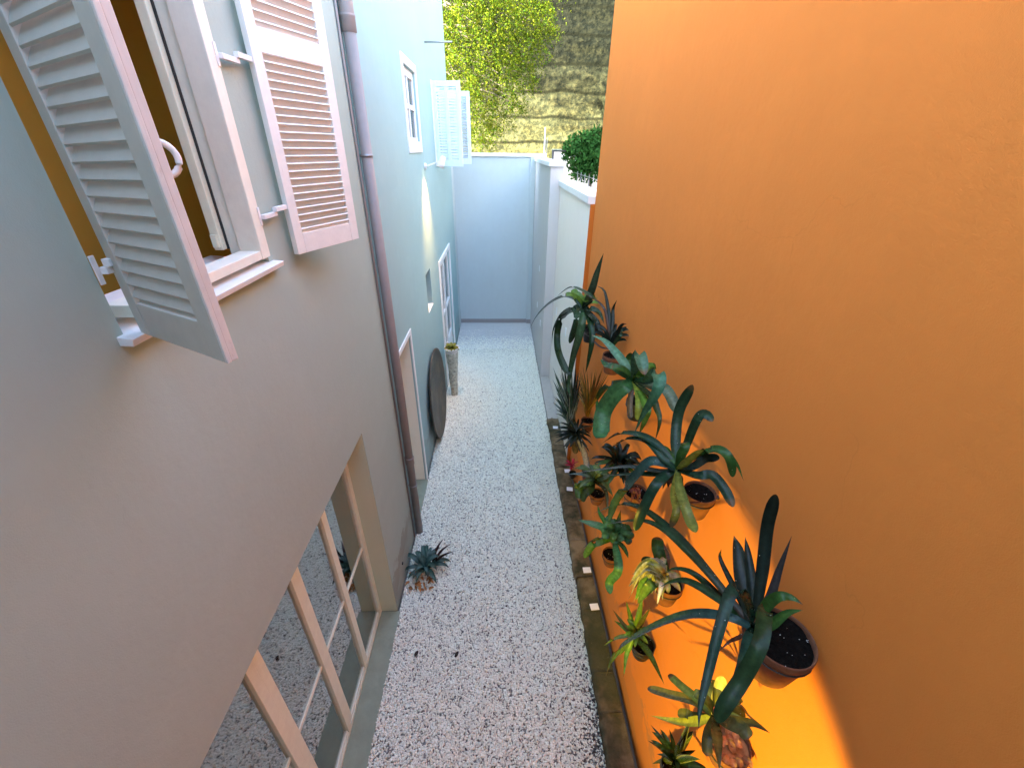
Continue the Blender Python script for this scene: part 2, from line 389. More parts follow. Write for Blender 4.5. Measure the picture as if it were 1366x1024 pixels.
# the wing across the end of the alley
w.quad((XL, -.8, -.05), (2.0, -.8, -.05), (2.0, -.8, HW), (XL, -.8, HW)); w.quad((XL, -3, HW), (XL, -.8, HW), (2, -.8, HW), (2, -3, HW))
w.quad((XL, -3, HW), (XL, -3, H1), (XL, -.8, H1), (XL, -.8, HW)); w.quad((-9, -3, HW), (XL, -3, HW), (XL, -3, H1), (-9, -3, H1))
w.build('wall', M['grey_wall'], house)
r_ = MB(); room(r_, -2.3, XL - .16, .6, 3.0, 3.45, 6.4)
for a, b, c, d in ((.6, 1.36, 3.45, 6.4), (2.40, 3.0, 3.45, 6.4), (1.36, 2.40, 3.45, 4.40), (1.36, 2.40, 6.15, 6.4)):
    r_.quad((XL - .16, a, c), (XL - .16, b, c), (XL - .16, b, d), (XL - .16, a, d))
r_.build('upper_room', M['mustard'], house)
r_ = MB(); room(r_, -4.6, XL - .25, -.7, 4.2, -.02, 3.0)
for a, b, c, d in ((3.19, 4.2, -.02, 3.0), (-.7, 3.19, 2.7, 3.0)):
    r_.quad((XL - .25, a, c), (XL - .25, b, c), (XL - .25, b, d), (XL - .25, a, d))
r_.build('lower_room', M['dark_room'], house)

# upper window: frame with rebates, inward sash edges, sill
fr = MB()
for s, y0, y1 in ((1, 2.318, 2.398), (-1, 1.362, 1.372)):
    if s < 0: continue
    fr.box(-1.375, -1.262, y0, y1, 4.47, 6.148)
    a, b = (y0 + .022, y1) if s > 0 else (y0, y1 - .002)
    fr.box(-1.438, -1.375, a, b, 4.47, 6.148)
fr.box(-1.375, -1.264, 1.43, 2.318, 6.07, 6.148); fr.box(-1.375, -1.268, 1.43, 2.318, 4.47, 4.515)
win = fr.build('window', M['frame_wood'], house, .004)
sh_ = MB()
sh_.box(-1.492, -1.447, 2.300, 2.344, 4.52, 6.05)
sh_.box(-1.485, -1.455, 2.282, 2.2995, 4.535, 4.60)
sh_.build('sash', M['cream_wood'], win, .004)
k_ = MB(); k_.box(-1.446, -1.436, 2.334, 2.342, 4.52, 6.05); k_.build('gap_shade', M['dark_metal'], win)  # dark strip standing for the shade in the gap beside the sash
sl = MB(); sl.add([(-1.60, 1.365, 4.405), (-1.60, 2.415, 4.405), (-1.232, 2.455, 4.405), (-1.232, 1.325, 4.405), (-1.60, 1.365, 4.47), (-1.60, 2.415, 4.47), (-1.225, 2.455, 4.432), (-1.225, 1.325, 4.432)],
       [(0, 1, 2, 3), (7, 6, 5, 4), (3, 2, 6, 7), (2, 1, 5, 6), (1, 0, 4, 5), (0, 3, 7, 4)])
sl.build('sill', M['white_paint'], win, .003)

def shutter(parent, hinge, ang, wd, z0, z1, mid, mats, pitch=.0395, inner=1, name='shutter', st=.052, two=False, sh=.046, sag=0):
    """louvred leaf: u runs from hinge to free edge, n is the face that looks out when the leaf is shut"""
    hx, hy = hinge; ca, sa = math.cos(ang), math.sin(ang)
    nx, ny = (-sa, ca) if inner > 0 else (sa, -ca)
    T = Matrix(((ca, nx, 0, hx), (sa, ny, 0, hy), (0, 0, 1, 0), (0, 0, 0, 1)))
    if sag: T = T @ Matrix.Translation((0, 0, z0)) @ Matrix(((1, 0, -math.sin(sag), 0), (0, 1, 0, 0), (math.sin(sag), 0, 1, 0), (0, 0, 0, 1))) @ Matrix.Translation((0, 0, -z0))
    th = .0185
    f = MB(); cols = [(0, wd)] if not two else [(0, wd)]
    f.box(0, st + .012, -th, th, z0, z1, T)
    f.box(wd - st - .024, wd, -th, th, z0, z1, T)
    f.box(st + .0125, wd - st - .0245, -th + .001, th - .001, z0, z0 + .115, T)
    rails = [(z0 + .115, mid - .055), (mid + .055, z1 - .09)] if mid else [(z0 + .115, z1 - .09)]
    if mid: f.box(st + .0125, wd - st - .0245, -th + .001, th - .001, mid - .055, mid + .055, T)
    f.box(st + .0125, wd - st - .0245, -th + .001, th - .001, z1 - .09, z1, T)
    spans = [(st + .0125, wd - st - .0245)]
    if two:
        c = (st + .0125 + wd - st - .0245) / 2
        f.box(c - .035, c + .035, -th, th, z0 + .116, z1 - .091, T); spans = [(st + .0125, c - .0355), (c + .0355, wd - st - .0245)]
    o = f.build(name, mats[0], parent, .003)
    s = MB()
    for a, b in rails:
        n = int((b - a) / pitch)
        for i in range(n + 1):
            z = a + (b - a) * (i + .15) / (n + .4)
            prof = []
            for q in range(7):                                   # a rounded slat, low edge towards the outer face
                t = q / 6 * 2 - 1
                prof.append((t * .0165, -t * sh / 2 + .0055 * (1 - t * t) + z))
            prof = prof + [(u - .004, zz - .006) for u, zz in prof[::-1]]
            for u0, u1 in spans:
                vs = [T @ Vector((u, p, zz)) for u in (u0 - .001, u1 + .001) for p, zz in prof]
                m = len(prof)
                s.add(vs, [(k, (k + 1) % m, m + (k + 1) % m, m + k) for k in range(m)], None, False)
    s.build('slats', mats[1], o)
    return o, T
# left leaf swung out past square, right leaf nearly back on the wall
shL, TL = shutter(house, (-1.235, 1.405), math.atan2(-.27, .445), .517, 4.43, 6.1, 5.52, (M['shutter_shaded'], M['shutter_shaded']), .0425, inner=-1, sh=.056, sag=R(1.7))
# free edge of the left leaf: bare, pinkish, with a rebate
e = MB(); e.box(.5175, .5235, -.018, .004, 4.43, 6.1, TL); e.box(.5175, .530, .0045, .0185, 4.43, 6.1, TL); e.build('edge_strip', M['shutter_edge'], shL, .003)
kn = MB(); kn.tube([TL @ Vector((.497 + .012 * math.sin(a_), -.012 - .036 * math.sin(a_), 4.955 + .038 * math.cos(a_))) for a_ in np.linspace(0, PI, 13)], .008, 10); kn.build('pull_handle', M['white_paint'], shL)
shR, TR = shutter(house, (-1.235, 2.645), math.atan2(.53, .205), .575, 4.425, 6.1, 5.46, (M['shutter_lit'], M['shutter_lit']), .0385, inner=1)
def hinge(z, y0, y1, par, s):
    h = MB(); ym = (y0 + y1) / 2
    h.box(-1.262, -1.238, min(y0, ym + s * .012), max(y0, ym + s * .012), z, z + .022); h.box(-1.25, -1.226, min(ym - s * .012, y1), max(ym - s * .012, y1), z + .0225, z + .046)
    h.box(-1.2615, -1.2575, min(y0, y0 - s * .02), max(y0, y0 - s * .02), z - .03, z + .06)
    h.build('hinge', M['white_paint'], par, .003)
for z in (4.66, 5.34): hinge(z, 2.398, 2.66, win, 1)
for z in (4.64, 5.34): hinge(z, 1.362, 1.40, win, 1)

# ground floor window: cream joinery, large panes
gx0, gx1 = XL - .25, XL - .195
f = MB()
f.box(gx0, gx1, 3.12, 3.188, 0.0, 2.698); f.box(gx0, gx1, -.54, 3.12, 2.62, 2.698); f.box(gx0 + .004, gx1 - .004, -.54, 3.12, 0.004, .062)
def mull(yc, hw, double):
    if double:
        f.box(gx0, gx1, yc - hw, yc - .004, .062, 2.62); f.box(gx0 + .012, gx1 - .012, yc + .004, yc + hw, .062, 2.62)
    else: f.box(gx0, gx1 - .006, yc - hw, yc + hw, .062, 2.62)
for yc, hw, db in ((2.56, .052, True), (2.0, .065, True), (1.41, .075, True), (.80, .05, True), (.2, .05, True)): mull(yc, hw, db)
ed = [3.12, 2.612, 2.508, 2.065, 1.935, 1.485, 1.335, .85, .75, .25, .15, -.54]
for a, b in zip(ed[1::2], ed[0::2]):
    f.box(gx0 + .016, gx1 - .016, a + .0005, b - .0005, 1.215, 1.25); f.box(gx0 + .012, gx1 - .012, a + .0005, b - .0005, .0625, .10)
gwin = f.build('glazed_front', M['cream_wood'], house, .003)
for a, b in zip(ed[1::2], ed[0::2]):
    for c, d in ((.10, 1.215), (1.25, 2.62)):
        q = MB(); q.box(gx0 + .024, gx0 + .029, a, b, c, d); q.build('pane', M['glass'], gwin)
q = MB(); q.box(gx0 - .02, -1.246, -.6, 3.186, -.04, .012); q.build('threshold', M['concrete'], house, .006)
q = MB(); q.box(XL - .249, XL - .0025, 3.1868, 3.1885, .013, 2.698); q.build('reveal_lining', M['beige'], house)
q = MB(); q.box(XL - .02, XL + .012, 3.62, 3.645, .30, .325); q.build('vent_plug', M['dark_metal'], house)

# ------------------------------------------------------------------ blue house (far left)
blue = empty('pale_blue_house', 'pale blue house behind the downpipe with louvred shutters and white joinery', 'house')
DO = (4.62, 5.55, 0.0, 2.69, .34); NI = (7.25, 7.76, 2.40, 3.08, .26); SW = (6.93, 7.86, 5.08, 5.98, .10); FD = (8.98, 10.80, 0, 2.82, .10); BW = (9.72, 10.74, 4.75, 6.0, .12)
w = MB(); YE = 12.52
wall_sheet(w, XL, YJ + .003, YE, -.05, 11, [DO, NI, SW, FD, BW])
w.quad((-4, YE, -.05), (XL, YE, -.05), (XL, YE, 11), (-4, YE, 11)); w.quad((-4, YJ + .003, 11), (XL, YJ + .003, 11), (XL, YE, 11), (-4, YE, 11))
w.quad((-4, YJ + .003, -.05), (-4, YE, -.05), (-4, YE, 11), (-4, YJ + .003, 11)); w.quad((-4, YJ + .003, H1), (XL, YJ + .003, H1), (XL, YJ + .003, 11), (-4, YJ + .003, 11))
w.build('wall', M['blue_wall'], blue)
# doorway with white architrave, beige reveal
d = MB(); X1 = XL + .014
d.box(XL - .02, X1, 5.552, 5.622, .0, 2.762); d.box(XL - .02, X1, 4.55, 5.551, 2.692, 2.762); d.box(XL - .02, X1, 4.55, 4.618, 0, 2.691)
door = d.build('doorway', M['white_paint'], blue, .004)
q = MB(); q.box(XL - .335, XL - .022, 5.545, 5.549, .012, 2.688); q.build('reveal_lining', plaster('pale cream plaster', (.84, .80, .68), .03), door)
q = MB(); q.box(XL - .338, XL - .3, 4.63, 5.54, .015, 2.685); q.build('door_leaf', M['cream_wood'], door, .004)
q = MB(); q.box(XL - .35, -1.25, 4.56, 5.551, -.04, .010); q.build('threshold', M['concrete'], door, .005)
# niche window
q = MB(); q.box(XL - .255, XL - .23, 7.255, 7.755, 2.405, 3.075); nb = q.build('niche_back', plaster('grey niche plaster', (.20, .19, .18), .1), blue)
q = MB(); q.box(XL - .228, XL + .012, 7.252, 7.758, 2.404, 2.42); q.build('niche_sill', M['white_paint'], blue, .003)
# little sash window
f = MB(); x0, x1 = XL - .03, XL + .018
f.box(x0, x1, 6.83, 6.929, 4.93, 6.08); f.box(x0, x1, 7.861, 7.95, 4.93, 6.08); f.box(x0, x1, 6.93, 7.86, 5.981, 6.08); f.box(x0, x1, 6.93, 7.86, 4.93, 5.079)
sw = f.build('sash_window', M['white_paint'], blue, .004)
f = MB(); x0, x1 = XL - .07, XL - .032
f.box(x0, x1, 6.932, 6.985, 5.082, 5.978); f.box(x0, x1, 7.805, 7.858, 5.082, 5.978); f.box(x0, x1, 6.985, 7.805, 5.88, 5.978); f.box(x0, x1, 6.985, 7.805, 5.49, 5.55); f.box(x0, x1, 6.985, 7.805, 5.082, 5.13)
f.box(x0 + .004, x1 - .002, 7.375, 7.42, 5.13, 5.49); f.box(x0 + .004, x1 - .002, 7.375, 7.42, 5.55, 5.88)
f.build('sash', M['white_paint'], sw, .003)
q = MB(); q.box(XL - .06, XL - .055, 6.985, 7.805, 5.13, 5.88); q.build('pane', M['far_glass'], sw)
q = MB(); room(q, XL - .9, XL - .1, 6.8, 8, 4.9, 6.2); q.build('dark_room', M['dark_room'], sw)
# french door
f = MB(); x0, x1 = XL - .04, XL + .03
f.box(x0, x1, 8.87, 8.979, 0, 2.93); f.box(x0, x1, 10.801, 10.90, 0, 2.93); f.box(x0, x1, 8.98, 10.80, 2.822, 2.93)
fd = f.build('french_door', M['white_paint'], blue, .005)
for a, b in ((8.99, 9.87), (9.885, 10.79)):
    f = MB(); x0, x1 = XL - .085, XL - .03
    f.box(x0, x1, a, a + .10, .01, 2.81); f.box(x0, x1, b - .10, b, .01, 2.81); f.box(x0, x1, a + .1, b - .1, 2.70, 2.81); f.box(x0, x1, a + .1, b - .1, .01, .75); f.box(x0, x1, a + .1, b - .1, 1.55, 1.62)
    lf = f.build('door_leaf', M['white_paint'], fd, .004)
    q = MB(); q.box(x0 + .02, x0 + .025, a + .1, b - .1, .75, 2.70); q.build('pane', M['far_glass'], lf)
q = MB(); room(q, XL - 1.2, XL - .1, 8.9, 10.9, -.02, 2.95); q.build('dark_room', M['dark_room'], fd)
# far shuttered window
f = MB(); x0, x1 = XL - .05, XL + .02
f.box(x0, x1, 9.62, 9.718, 4.66, 6.10); f.box(x0, x1, 10.742, 10.84, 4.66, 6.10); f.box(x0, x1, 9.72, 10.74, 6.001, 6.10); f.box(x0, x1, 9.72, 10.74, 4.66, 4.749)
bw = f.build('shuttered_window', M['white_paint'], blue, .005)
q = MB(); q.box(XL - .08, XL - .06, 9.72, 10.74, 4.75, 6.0); q.build('pane', M['far_glass'], bw)
shutter(blue, (-1.25, 9.66), math.atan2(-.10, .55), .53, 4.67, 6.09, None, (M['far_shutter'], M['far_shutter']), .05, inner=-1, two=True, sh=.036)
shutter(blue, (-1.25, 10.80), math.atan2(.02, .6), .62, 4.68, 6.05, None, (M['far_shutter'], M['far_shutter']), .05, inner=1, two=True, sh=.036)
rd = MB(); rd.tube([(XL - .02, 9.2, 6.58), (-.80, 9.2, 6.59)], .014, 8); rd.build('flag_rod', M['metal'], blue)

# downpipe, a thing between the two houses
dp = empty('downpipe', 'mauve brown rainwater downpipe where the grey and blue houses meet', 'downpipe')
px_, py_ = XL + .064, 4.42
p = MB(); p.tube([(px_, py_, .0), (px_, py_, 5.86)], .051, 20); p.build('lower_length', M['pipe'], dp)
p = MB(); p.tube([(px_, py_, 5.861), (px_, py_, 5.90), (px_, py_, 9.8)], [.057, .057, .053], 20); p.build('upper_length', M['pipe'], dp)
for z in (5.86, 1.35):
    c = MB(); c.lathe([(.052, -.05), (.059, -.045), (.059, .045), (.062, .05), (.062, .065), (.052, .068)], (px_, py_, z), 20); c.build('collar', M['pipe'], dp)
for z in (4.93, .93):
    c = MB(); c.lathe([(.052, -.012), (.0555, -.012), (.0555, .012), (.052, .012)], (px_, py_, z), 20); c.box(XL - .005, px_ - .051, py_ - .012, py_ + .012, z - .01, z + .01); c.build('bracket', M['metal'], dp)
cb = MB(); cb.tube([(XL + .013, 4.315, .02), (XL + .013, 4.315, 9.7)], .011, 8); tag(cb.build('conduit', M['pipe']), 'thin grey conduit running up beside the downpipe', 'conduit')

# ------------------------------------------------------------------ garden walls
gw = empty('back_garden_wall', 'tall pale blue wall closing the far end of the alley', 'wall')
b = MB(); b.box(-1.5, 1.25, 13.05, 13.25, -.05, 4.80); b.box(-1.5, XL + .004, YE + .003, 13.049, -.05, 4.70); b.box(.86, .998, 13.0, 13.049, -.05, 4.80)
b.build('wall', M['back_wall'], gw, .01)
b = MB(); b.box(-1.52, 1.29, 13.005, 13.29, 4.802, 4.885); b.build('coping', M['white_paint'], gw, .006)
b = MB(); b.box(XL + .005, .859, 13.032, 13.049, .0, .13); b.box(.86, .999, 12.982, 12.999, .0, .13); b.build('skirting', M['skirting'], gw, .003)
tw = empty('side_garden_wall', 'tall pale wall on the right beyond the plants, with a white coping', 'wall')
b = MB(); b.box(1.0, 1.26, 9.16, 13.049, -.05, 4.70); b.build('wall', plaster('pale grey wall paint', (.56, .54, .52), .03), tw, .01)
b = MB(); b.box(.965, 1.295, 9.12, 13.0, 4.702, 4.785); b.build('coping', M['white_paint'], tw, .006)
lw = empty('low_garden_wall', 'lower white wall between the tall pale wall and the orange building', 'wall')
b = MB(); b.box(1.21, 1.46, 6.03, 9.159, -.05, 4.36); b.build('wall', M['white_wall'], lw, .008)
b = MB(); b.box(1.175, 1.50, 6.03, 9.15, 4.362, 4.46); b.build('coping', M['white_paint'], lw, .006)

ob = empty('orange_building', 'windowless orange plastered building wall filling the right side', 'building')
b = MB(); b.box(1.27, 9, -3.2, 6.0, -.05, 6.75); b.build('wall', M['orange_wall'], ob)
b = MB(); b.box(4.6, 9, 6.003, 17, -.05, 10.5); b.build('sky_blocker', plaster('dull grey render', (.26, .25, .24), .08), ob)  # unseen block added to cut sky light on the upper blue house
b = MB(); b.box(1.212, 1.275, 6.003, 6.027, -.04, 4.36); b.build('corner_return', M['orange_shaded'], ob)

# little white plates and labels
def plate(p, nrm, wd, ht, label, cat, grp, name, t=.012):
    o = MB(); x, y, z = p
    if nrm == 'x': o.box(x - t, x + .002, y - wd / 2, y + wd / 2, z - ht / 2, z + ht / 2)
    else: o.box(x - wd / 2, x + wd / 2, y - ht / 2, y + ht / 2, z, z + t)
    r = o.build(name, M['white_plastic'] if nrm == 'x' else M['tag'], None, .002)
    tag(r, label, cat, grp); return r
G = 'white wall plates on the right garden walls'
for (a, bb, X, lab) in ((719.9, 357.7, 1.0, 'white wall plate set highest on the tall pale side wall'), (717, 406, 1.0, 'white wall plate in the middle of the tall pale side wall'), (721, 431, 1.0, 'white wall plate lowest on the tall pale side wall'),
                      (743, 415, 1.21, 'white wall plate on the low white wall farther from the orange building'), (755, 442.6, 1.21, 'white wall plate on the low white wall close to the strap leaved plants')):
    q = at(a, bb, X=X); plate(q, 'x', .085, .15, lab, 'wall plate', G, 'wall_plate')
G = 'white plant labels lying on the kerb'
for (a, bb, lab, wd) in ((757, 628, 'white plant label on the kerb beside the red bromeliad', .10), (760, 652, 'white plant label on the kerb, second nearer than the red bromeliad', .10), (783, 760, 'white plant label on the kerb below the bright green rosette', .105),
                    (793, 809, 'white plant label on the kerb nearest the camera', .105), (741, 570, 'white plant label on the kerb under the spiky stemmed plant', .10)):
    q = at(a, bb, Z=.113); l_ = plate((0, 0, 0), 'z', wd, .085, lab, 'label', G, 'plant_label', .006); l_.location = (q.x, q.y, .112); l_.rotation_euler = (0, R(random.uniform(-5, 3)), R(random.uniform(-8, 8)))

# wall spotlight and its twin on the wing behind the camera
def spotlight(name, base, head, aim, label, energy, size, blend, col, grp, rad=.02):
    t = empty(name, label, 'lamp', grp); t.location = base
    base, head, aim = Vector(base), Vector(head), Vector(aim); d = (aim - head).normalized()
    bpart = MB(); n = Vector((1, 0, 0)) if abs(base.x + 1.28) < .05 else Vector((0, 1, 0))
    bpart.tube([base - n * .01, base + n * .03], .05, 16); o = bpart.build('mounting_plate', M['white_plastic'], t); o.matrix_parent_inverse = Matrix.Translation(-base)
    a = MB(); a.tube([base + n * .02, base + n * .06 + Vector((0, 0, .01)), head - d * .05], .013, 8); o = a.build('arm', M['white_plastic'], t); o.matrix_parent_inverse = Matrix.Translation(-base)
    q = d.to_track_quat('Z', 'Y').to_matrix()
    h = MB(); h.lathe([(.0, -.12), (.035, -.115), (.045, -.09), (.058, .0), (.065, .06), (.060, .06), (.052, .01), (0, .005)], head, 20, q); o = h.build('lamp_head', M['white_plastic'], t); o.matrix_parent_inverse = Matrix.Translation(-base)
    l = MB(); l.lathe([(0, .012), (.05, .012)], head, 20, q); ln = l.build('lens', M['lens'], t); ln.matrix_parent_inverse = Matrix.Translation(-base)
    ld = bpy.data.lights.new(name + '_bulb', 'SPOT'); ld.energy = energy; ld.spot_size = size; ld.spot_blend = blend; ld.color = col; ld.shadow_soft_size = rad
    lo = bpy.data.objects.new('bulb', ld); COL.objects.link(lo); lo.location = head + d * .07; lo.rotation_euler = d.to_track_quat('-Z', 'Y').to_euler()
    return t
spotlight('wall_spotlight', (XL, 8.12, 4.72), (-.97, 7.93, 4.77), (-1.29, 7.94, 4.0), 'white bullet spotlight on the blue wall under the louvred shutters', 22, R(80), 1, (1, .50, .12), None)
LAMP2 = dict(head=(-.60, -.58, 2.35), aim=(.107, .127, 2.19))
spotlight('wall_spotlight', (-.60, -.8, 2.35), LAMP2['head'], LAMP2['aim'], 'white bullet spotlight shining along the orange wall', 40, R(62), .22, (1, .68, .06), None, .03)

# ------------------------------------------------------------------ plants
def spline(pts, n, us=None):
    P = [Vector(p) for p in pts]
    if len(P) == 2: P = [P[0], (P[0] + P[1]) / 2, P[1]]
    Q = [P[0] * 2 - P[1]] + P + [P[-1] * 2 - P[-2]]
    out = []
    for i in range(n + 1):
        u = (us[i] if us else i / n) * (len(P) - 1); k = min(int(u), len(P) - 2); t = u - k
        a, b, c, d = Q[k:k + 4]
        out.append(.5 * ((2 * b) + (c - a) * t + (2 * a - 5 * b + 4 * c - d) * t * t + (3 * b - a - 3 * c + d) * t ** 3))
    return out
def leaf(mb, pts, w, col, tip='round', fold=.22, face=.5, n=24, base=.55, colb=None, cole=None, wav=0.0):
    if w > .045: w *= .84
    TT = [(i / n) if i / n < .75 else .75 + .25 * math.sin((i / n - .75) * 4 * PI / 2) for i in range(n + 1)]; P = spline(pts, n, TT); vs = []; cs = []
    rad = P[-1] - P[0]; rad.z = 0
    dt_ = random.uniform(.90, .97) if random.random() < .4 else 2; dry = (.10, .06, .025)
    rad = rad.normalized() if rad.length > .01 else Vector((-1, 0, 0))
    for i, p in enumerate(P):
        t = TT[i]
        T = (P[min(i + 1, n)] - P[max(i - 1, 0)]).normalized()
        side = T.cross(Vector((0, 0, 1)) * max(abs(T.x) + abs(T.y), .001) - rad * T.z)
        if side.length < 1e-4: side = T.cross(Vector((1, 0, 0)))
        side.normalize()
        vw = (p - CAM).normalized(); s2 = T.cross(vw)
        if s2.length > 1e-3:
            s2.normalize()
            if s2.dot(side) < 0: s2.negate()
            side = (side * (1 - face) + s2 * face).normalized()
        N = side.cross(T)
        if tip == 'round': pr = (base + (1 - base) * min(1, t / .35)) * (1 - max(0, (t - .8) / .2) ** 2.4) ** .5 if t < 1 else .04
        elif tip == 'point': pr = (base + (1 - base) * min(1, t / .3)) * (1 - max(0, (t - .3) / .7) ** 1.6)
        else: pr = math.sin(PI * min(1, .12 + .88 * t)) ** .8 if t < 1 else .02       # ovate
        ww = w / 2 * max(pr, .03); bend = fold * ww + wav * w * math.sin(9 * t + i)
        c = col
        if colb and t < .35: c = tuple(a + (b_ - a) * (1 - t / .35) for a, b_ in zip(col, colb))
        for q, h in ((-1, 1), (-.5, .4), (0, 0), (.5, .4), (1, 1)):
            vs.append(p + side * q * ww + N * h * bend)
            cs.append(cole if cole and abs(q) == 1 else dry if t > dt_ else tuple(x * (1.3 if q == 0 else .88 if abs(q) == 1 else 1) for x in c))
    fs = []
    for i in range(n):
        for q in range(4): fs.append((i * 5 + q, i * 5 + q + 1, i * 5 + 6 + q, i * 5 + 5 + q))
    mb.add(vs, fs, cs, True)
def jc(c, a=.25): k = 1 + random.uniform(-a, a); return (c[0] * k * (1 + random.uniform(-.1, .1)), c[1] * k, c[2] * k * (1 + random.uniform(-.1, .1)))
def rosette(mb, c, n, L, w, col, lift=(.2, 1.1), droop=.5, tip='point', az0=None, span=2 * PI, wallX=1.25, colb=None, cole=None, face=.3, fold=.25):
    c = Vector(c)
    for i in range(n):
        az = (az0 if az0 is not None else random.random() * 6) + span * (i + random.uniform(-.3, .3)) / n
        el = random.uniform(*lift); l = L * random.uniform(.75, 1.1)
        h = Vector((math.cos(az), math.sin(az), 0))
        if c.x + h.x * l * math.cos(el) > wallX: h.x = (wallX - c.x) / (l * math.cos(el) + 1e-6) * .9
        p1 = c + h * l * .45 * math.cos(el) + Vector((0, 0, l * .45 * math.sin(el) + .06 * l))
        p2 = c + h * l * .8 * math.cos(el * .8) + Vector((0, 0, l * .72 * math.sin(el) - droop * l * .12))
        p3 = c + h * l * math.cos(el * .8) + Vector((0, 0, l * .75 * math.sin(el) - droop * l * .45))
        leaf(mb, [c, p1, p2, p3], w * random.uniform(.8, 1.1), jc(col), tip, fold, face, 10, colb=colb, cole=cole)
def pot(parent, c, r, h, pm, rim=True, soil='soil', tilt=0):
    """wall pot: c is the middle of its rim; it touches the wall and hangs in a ring"""
    m = MB(); q = Matrix.Rotation(tilt, 3, 'Y')
    m.lathe([(.0, -h), (r * .68, -h), (r * .72, -h + .01), (r * .95, -.042), (r * .985, -.040), (r, -.034), (r, -.005), (r * .985, 0), (r * .95, -.001), (r * .935, -.02), (r * .90, -.05)], c, 32, q)
    m.build('pot', pm, parent)
    s = MB(); n = 20; c = Vector(c); vs = [c + q @ Vector((0, 0, -.018))]
    for ring, f in enumerate((.5, .94)):
        for k in range(n): vs.append(c + q @ Vector((r * f * math.cos(2 * PI * k / n), r * f * math.sin(2 * PI * k / n), -.022 + random.uniform(-.006, .006))))
    fs = [(0, 1 + k, 1 + (k + 1) % n) for k in range(n)] + [(1 + k, 1 + n + k, 1 + n + (k + 1) % n, 1 + (k + 1) % n) for k in range(n)]
    s.add(vs, fs, None, True); s.build('soil', M[soil], parent)
    g = MB()
    for k in range(int(110 * r)):
        a = random.random() * 6.28; d = r * .88 * random.random() ** .5; z = random.uniform(.0012, .0028)
        p = c + q @ Vector((d * math.cos(a), d * math.sin(a), -.019)); g.tube([p, p + Vector((z, z * random.uniform(-1, 1), z))], z * .6, 5)
    if soil == 'soil': tag(g.build('perlite', M['white_plastic'], parent), kind='stuff')
    b = MB(); b.tube([(c.x + r * .98 * math.cos(a), c.y + r * .98 * math.sin(a), c.z - .05) for a in np.linspace(-PI, PI, 25)], .004, 6, False); b.box(c.x + r * .97, 1.272, c.y - .012, c.y + .012, c.z - .055, c.z - .043)
    b.build('pot_ring', M['dark_metal'], parent)
GP = 'potted plants hung on the orange wall'
def plant(label, base, group=GP, name='potted_plant', cat='potted plant'):
    return empty(name, label, cat, group)
def PX(lst):            # [(px, py, X), ...] -> points
    return [at(a, b, X=c) for a, b, c in lst]
DG = (.013, .032, .011); MG = (.026, .066, .014); BG = (.085, .17, .025); YG = (.20, .22, .03); BLK = (.008, .013, .008)

# --- big strap leaved plant, nearest, upper row
t = plant('largest dark strap leaved plant in a wide terracotta pot, nearest the camera', None)
c = Vector(at(1042, 848, X=1.135)); pot(t, c, .13, .22, M['terracotta'])
b = tuple(at(1006, 838, X=1.03)); B = (1006, 838, 1.03); f = MB()
L_ = lambda pts, w, col=DG, **k: leaf(f, PX([B] + pts), w, jc(col, .15), **k)
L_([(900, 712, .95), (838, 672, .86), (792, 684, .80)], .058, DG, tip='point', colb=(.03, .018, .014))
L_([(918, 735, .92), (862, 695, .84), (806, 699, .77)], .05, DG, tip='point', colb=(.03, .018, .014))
L_([(950, 785, .98), (922, 763, .92), (900, 758, .88), (889, 763, .85)], .032, DG, tip='point', colb=(.05, .02, .015))
L_([(960, 800, .97), (920, 776, .90), (897, 775, .86), (880, 783, .82)], .040, DG, tip='point')
L_([(968, 822, .94), (915, 820, .86), (862, 840, .78), (822, 868, .72), (808, 902, .68)], .055, (.02, .05, .04), tip='point')
L_([(992, 775, 1.08), (985, 735, 1.10), (979, 714, 1.12)], .088, BLK, tip='point', face=.8, base=.7)
L_([(988, 800, 1.06), (962, 748, 1.08), (962, 732, 1.08)], .03, BLK, tip='point', face=.8)
L_([(1004, 790, 1.09), (998, 740, 1.13), (994, 716, 1.14)], .055, BLK, tip='point', face=.8)
L_([(1017, 760, 1.10), (1024, 700, 1.14), (1035, 659, 1.15)], .058, BLK, tip='round', face=.85)
L_([(1026, 800, 1.10), (1040, 758, 1.14), (1056, 715, 1.17)], .036, (.03, .03, .03), tip='point', face=.8)
L_([(1020, 812, 1.06), (1038, 796, 1.08), (1056, 797, 1.12), (1071, 806, 1.14)], .045, MG, tip='point', face=.6)
L_([(1028, 834, 1.04), (1050, 818, 1.08), (1071, 813, 1.12)], .04, MG, tip='point', face=.6)
L_([(996, 800, .93), (978, 786, .84), (962, 830, .76), (944, 900, .68), (934, 942, .63), (932, 970, .61)], .052, (.014, .034, .02), tip='point', face=.6)
L_([(1018, 822, .92), (1020, 815, .86), (1014, 858, .78), (990, 905, .72), (968, 938, .66), (956, 962, .63)], .045, DG, tip='round', face=.6, colb=(.02, .03, .02))
L_([(1000, 850, .95), (990, 890, .86), (976, 925, .80), (962, 955, .76)], .045, (.02, .045, .03), tip='point', face=.5)
L_([(985, 850, .95), (972, 856, .9), (960, 868, .86)], .016, (.06, .025, .015), tip='point')
f.build('foliage', M['leaf'], t)

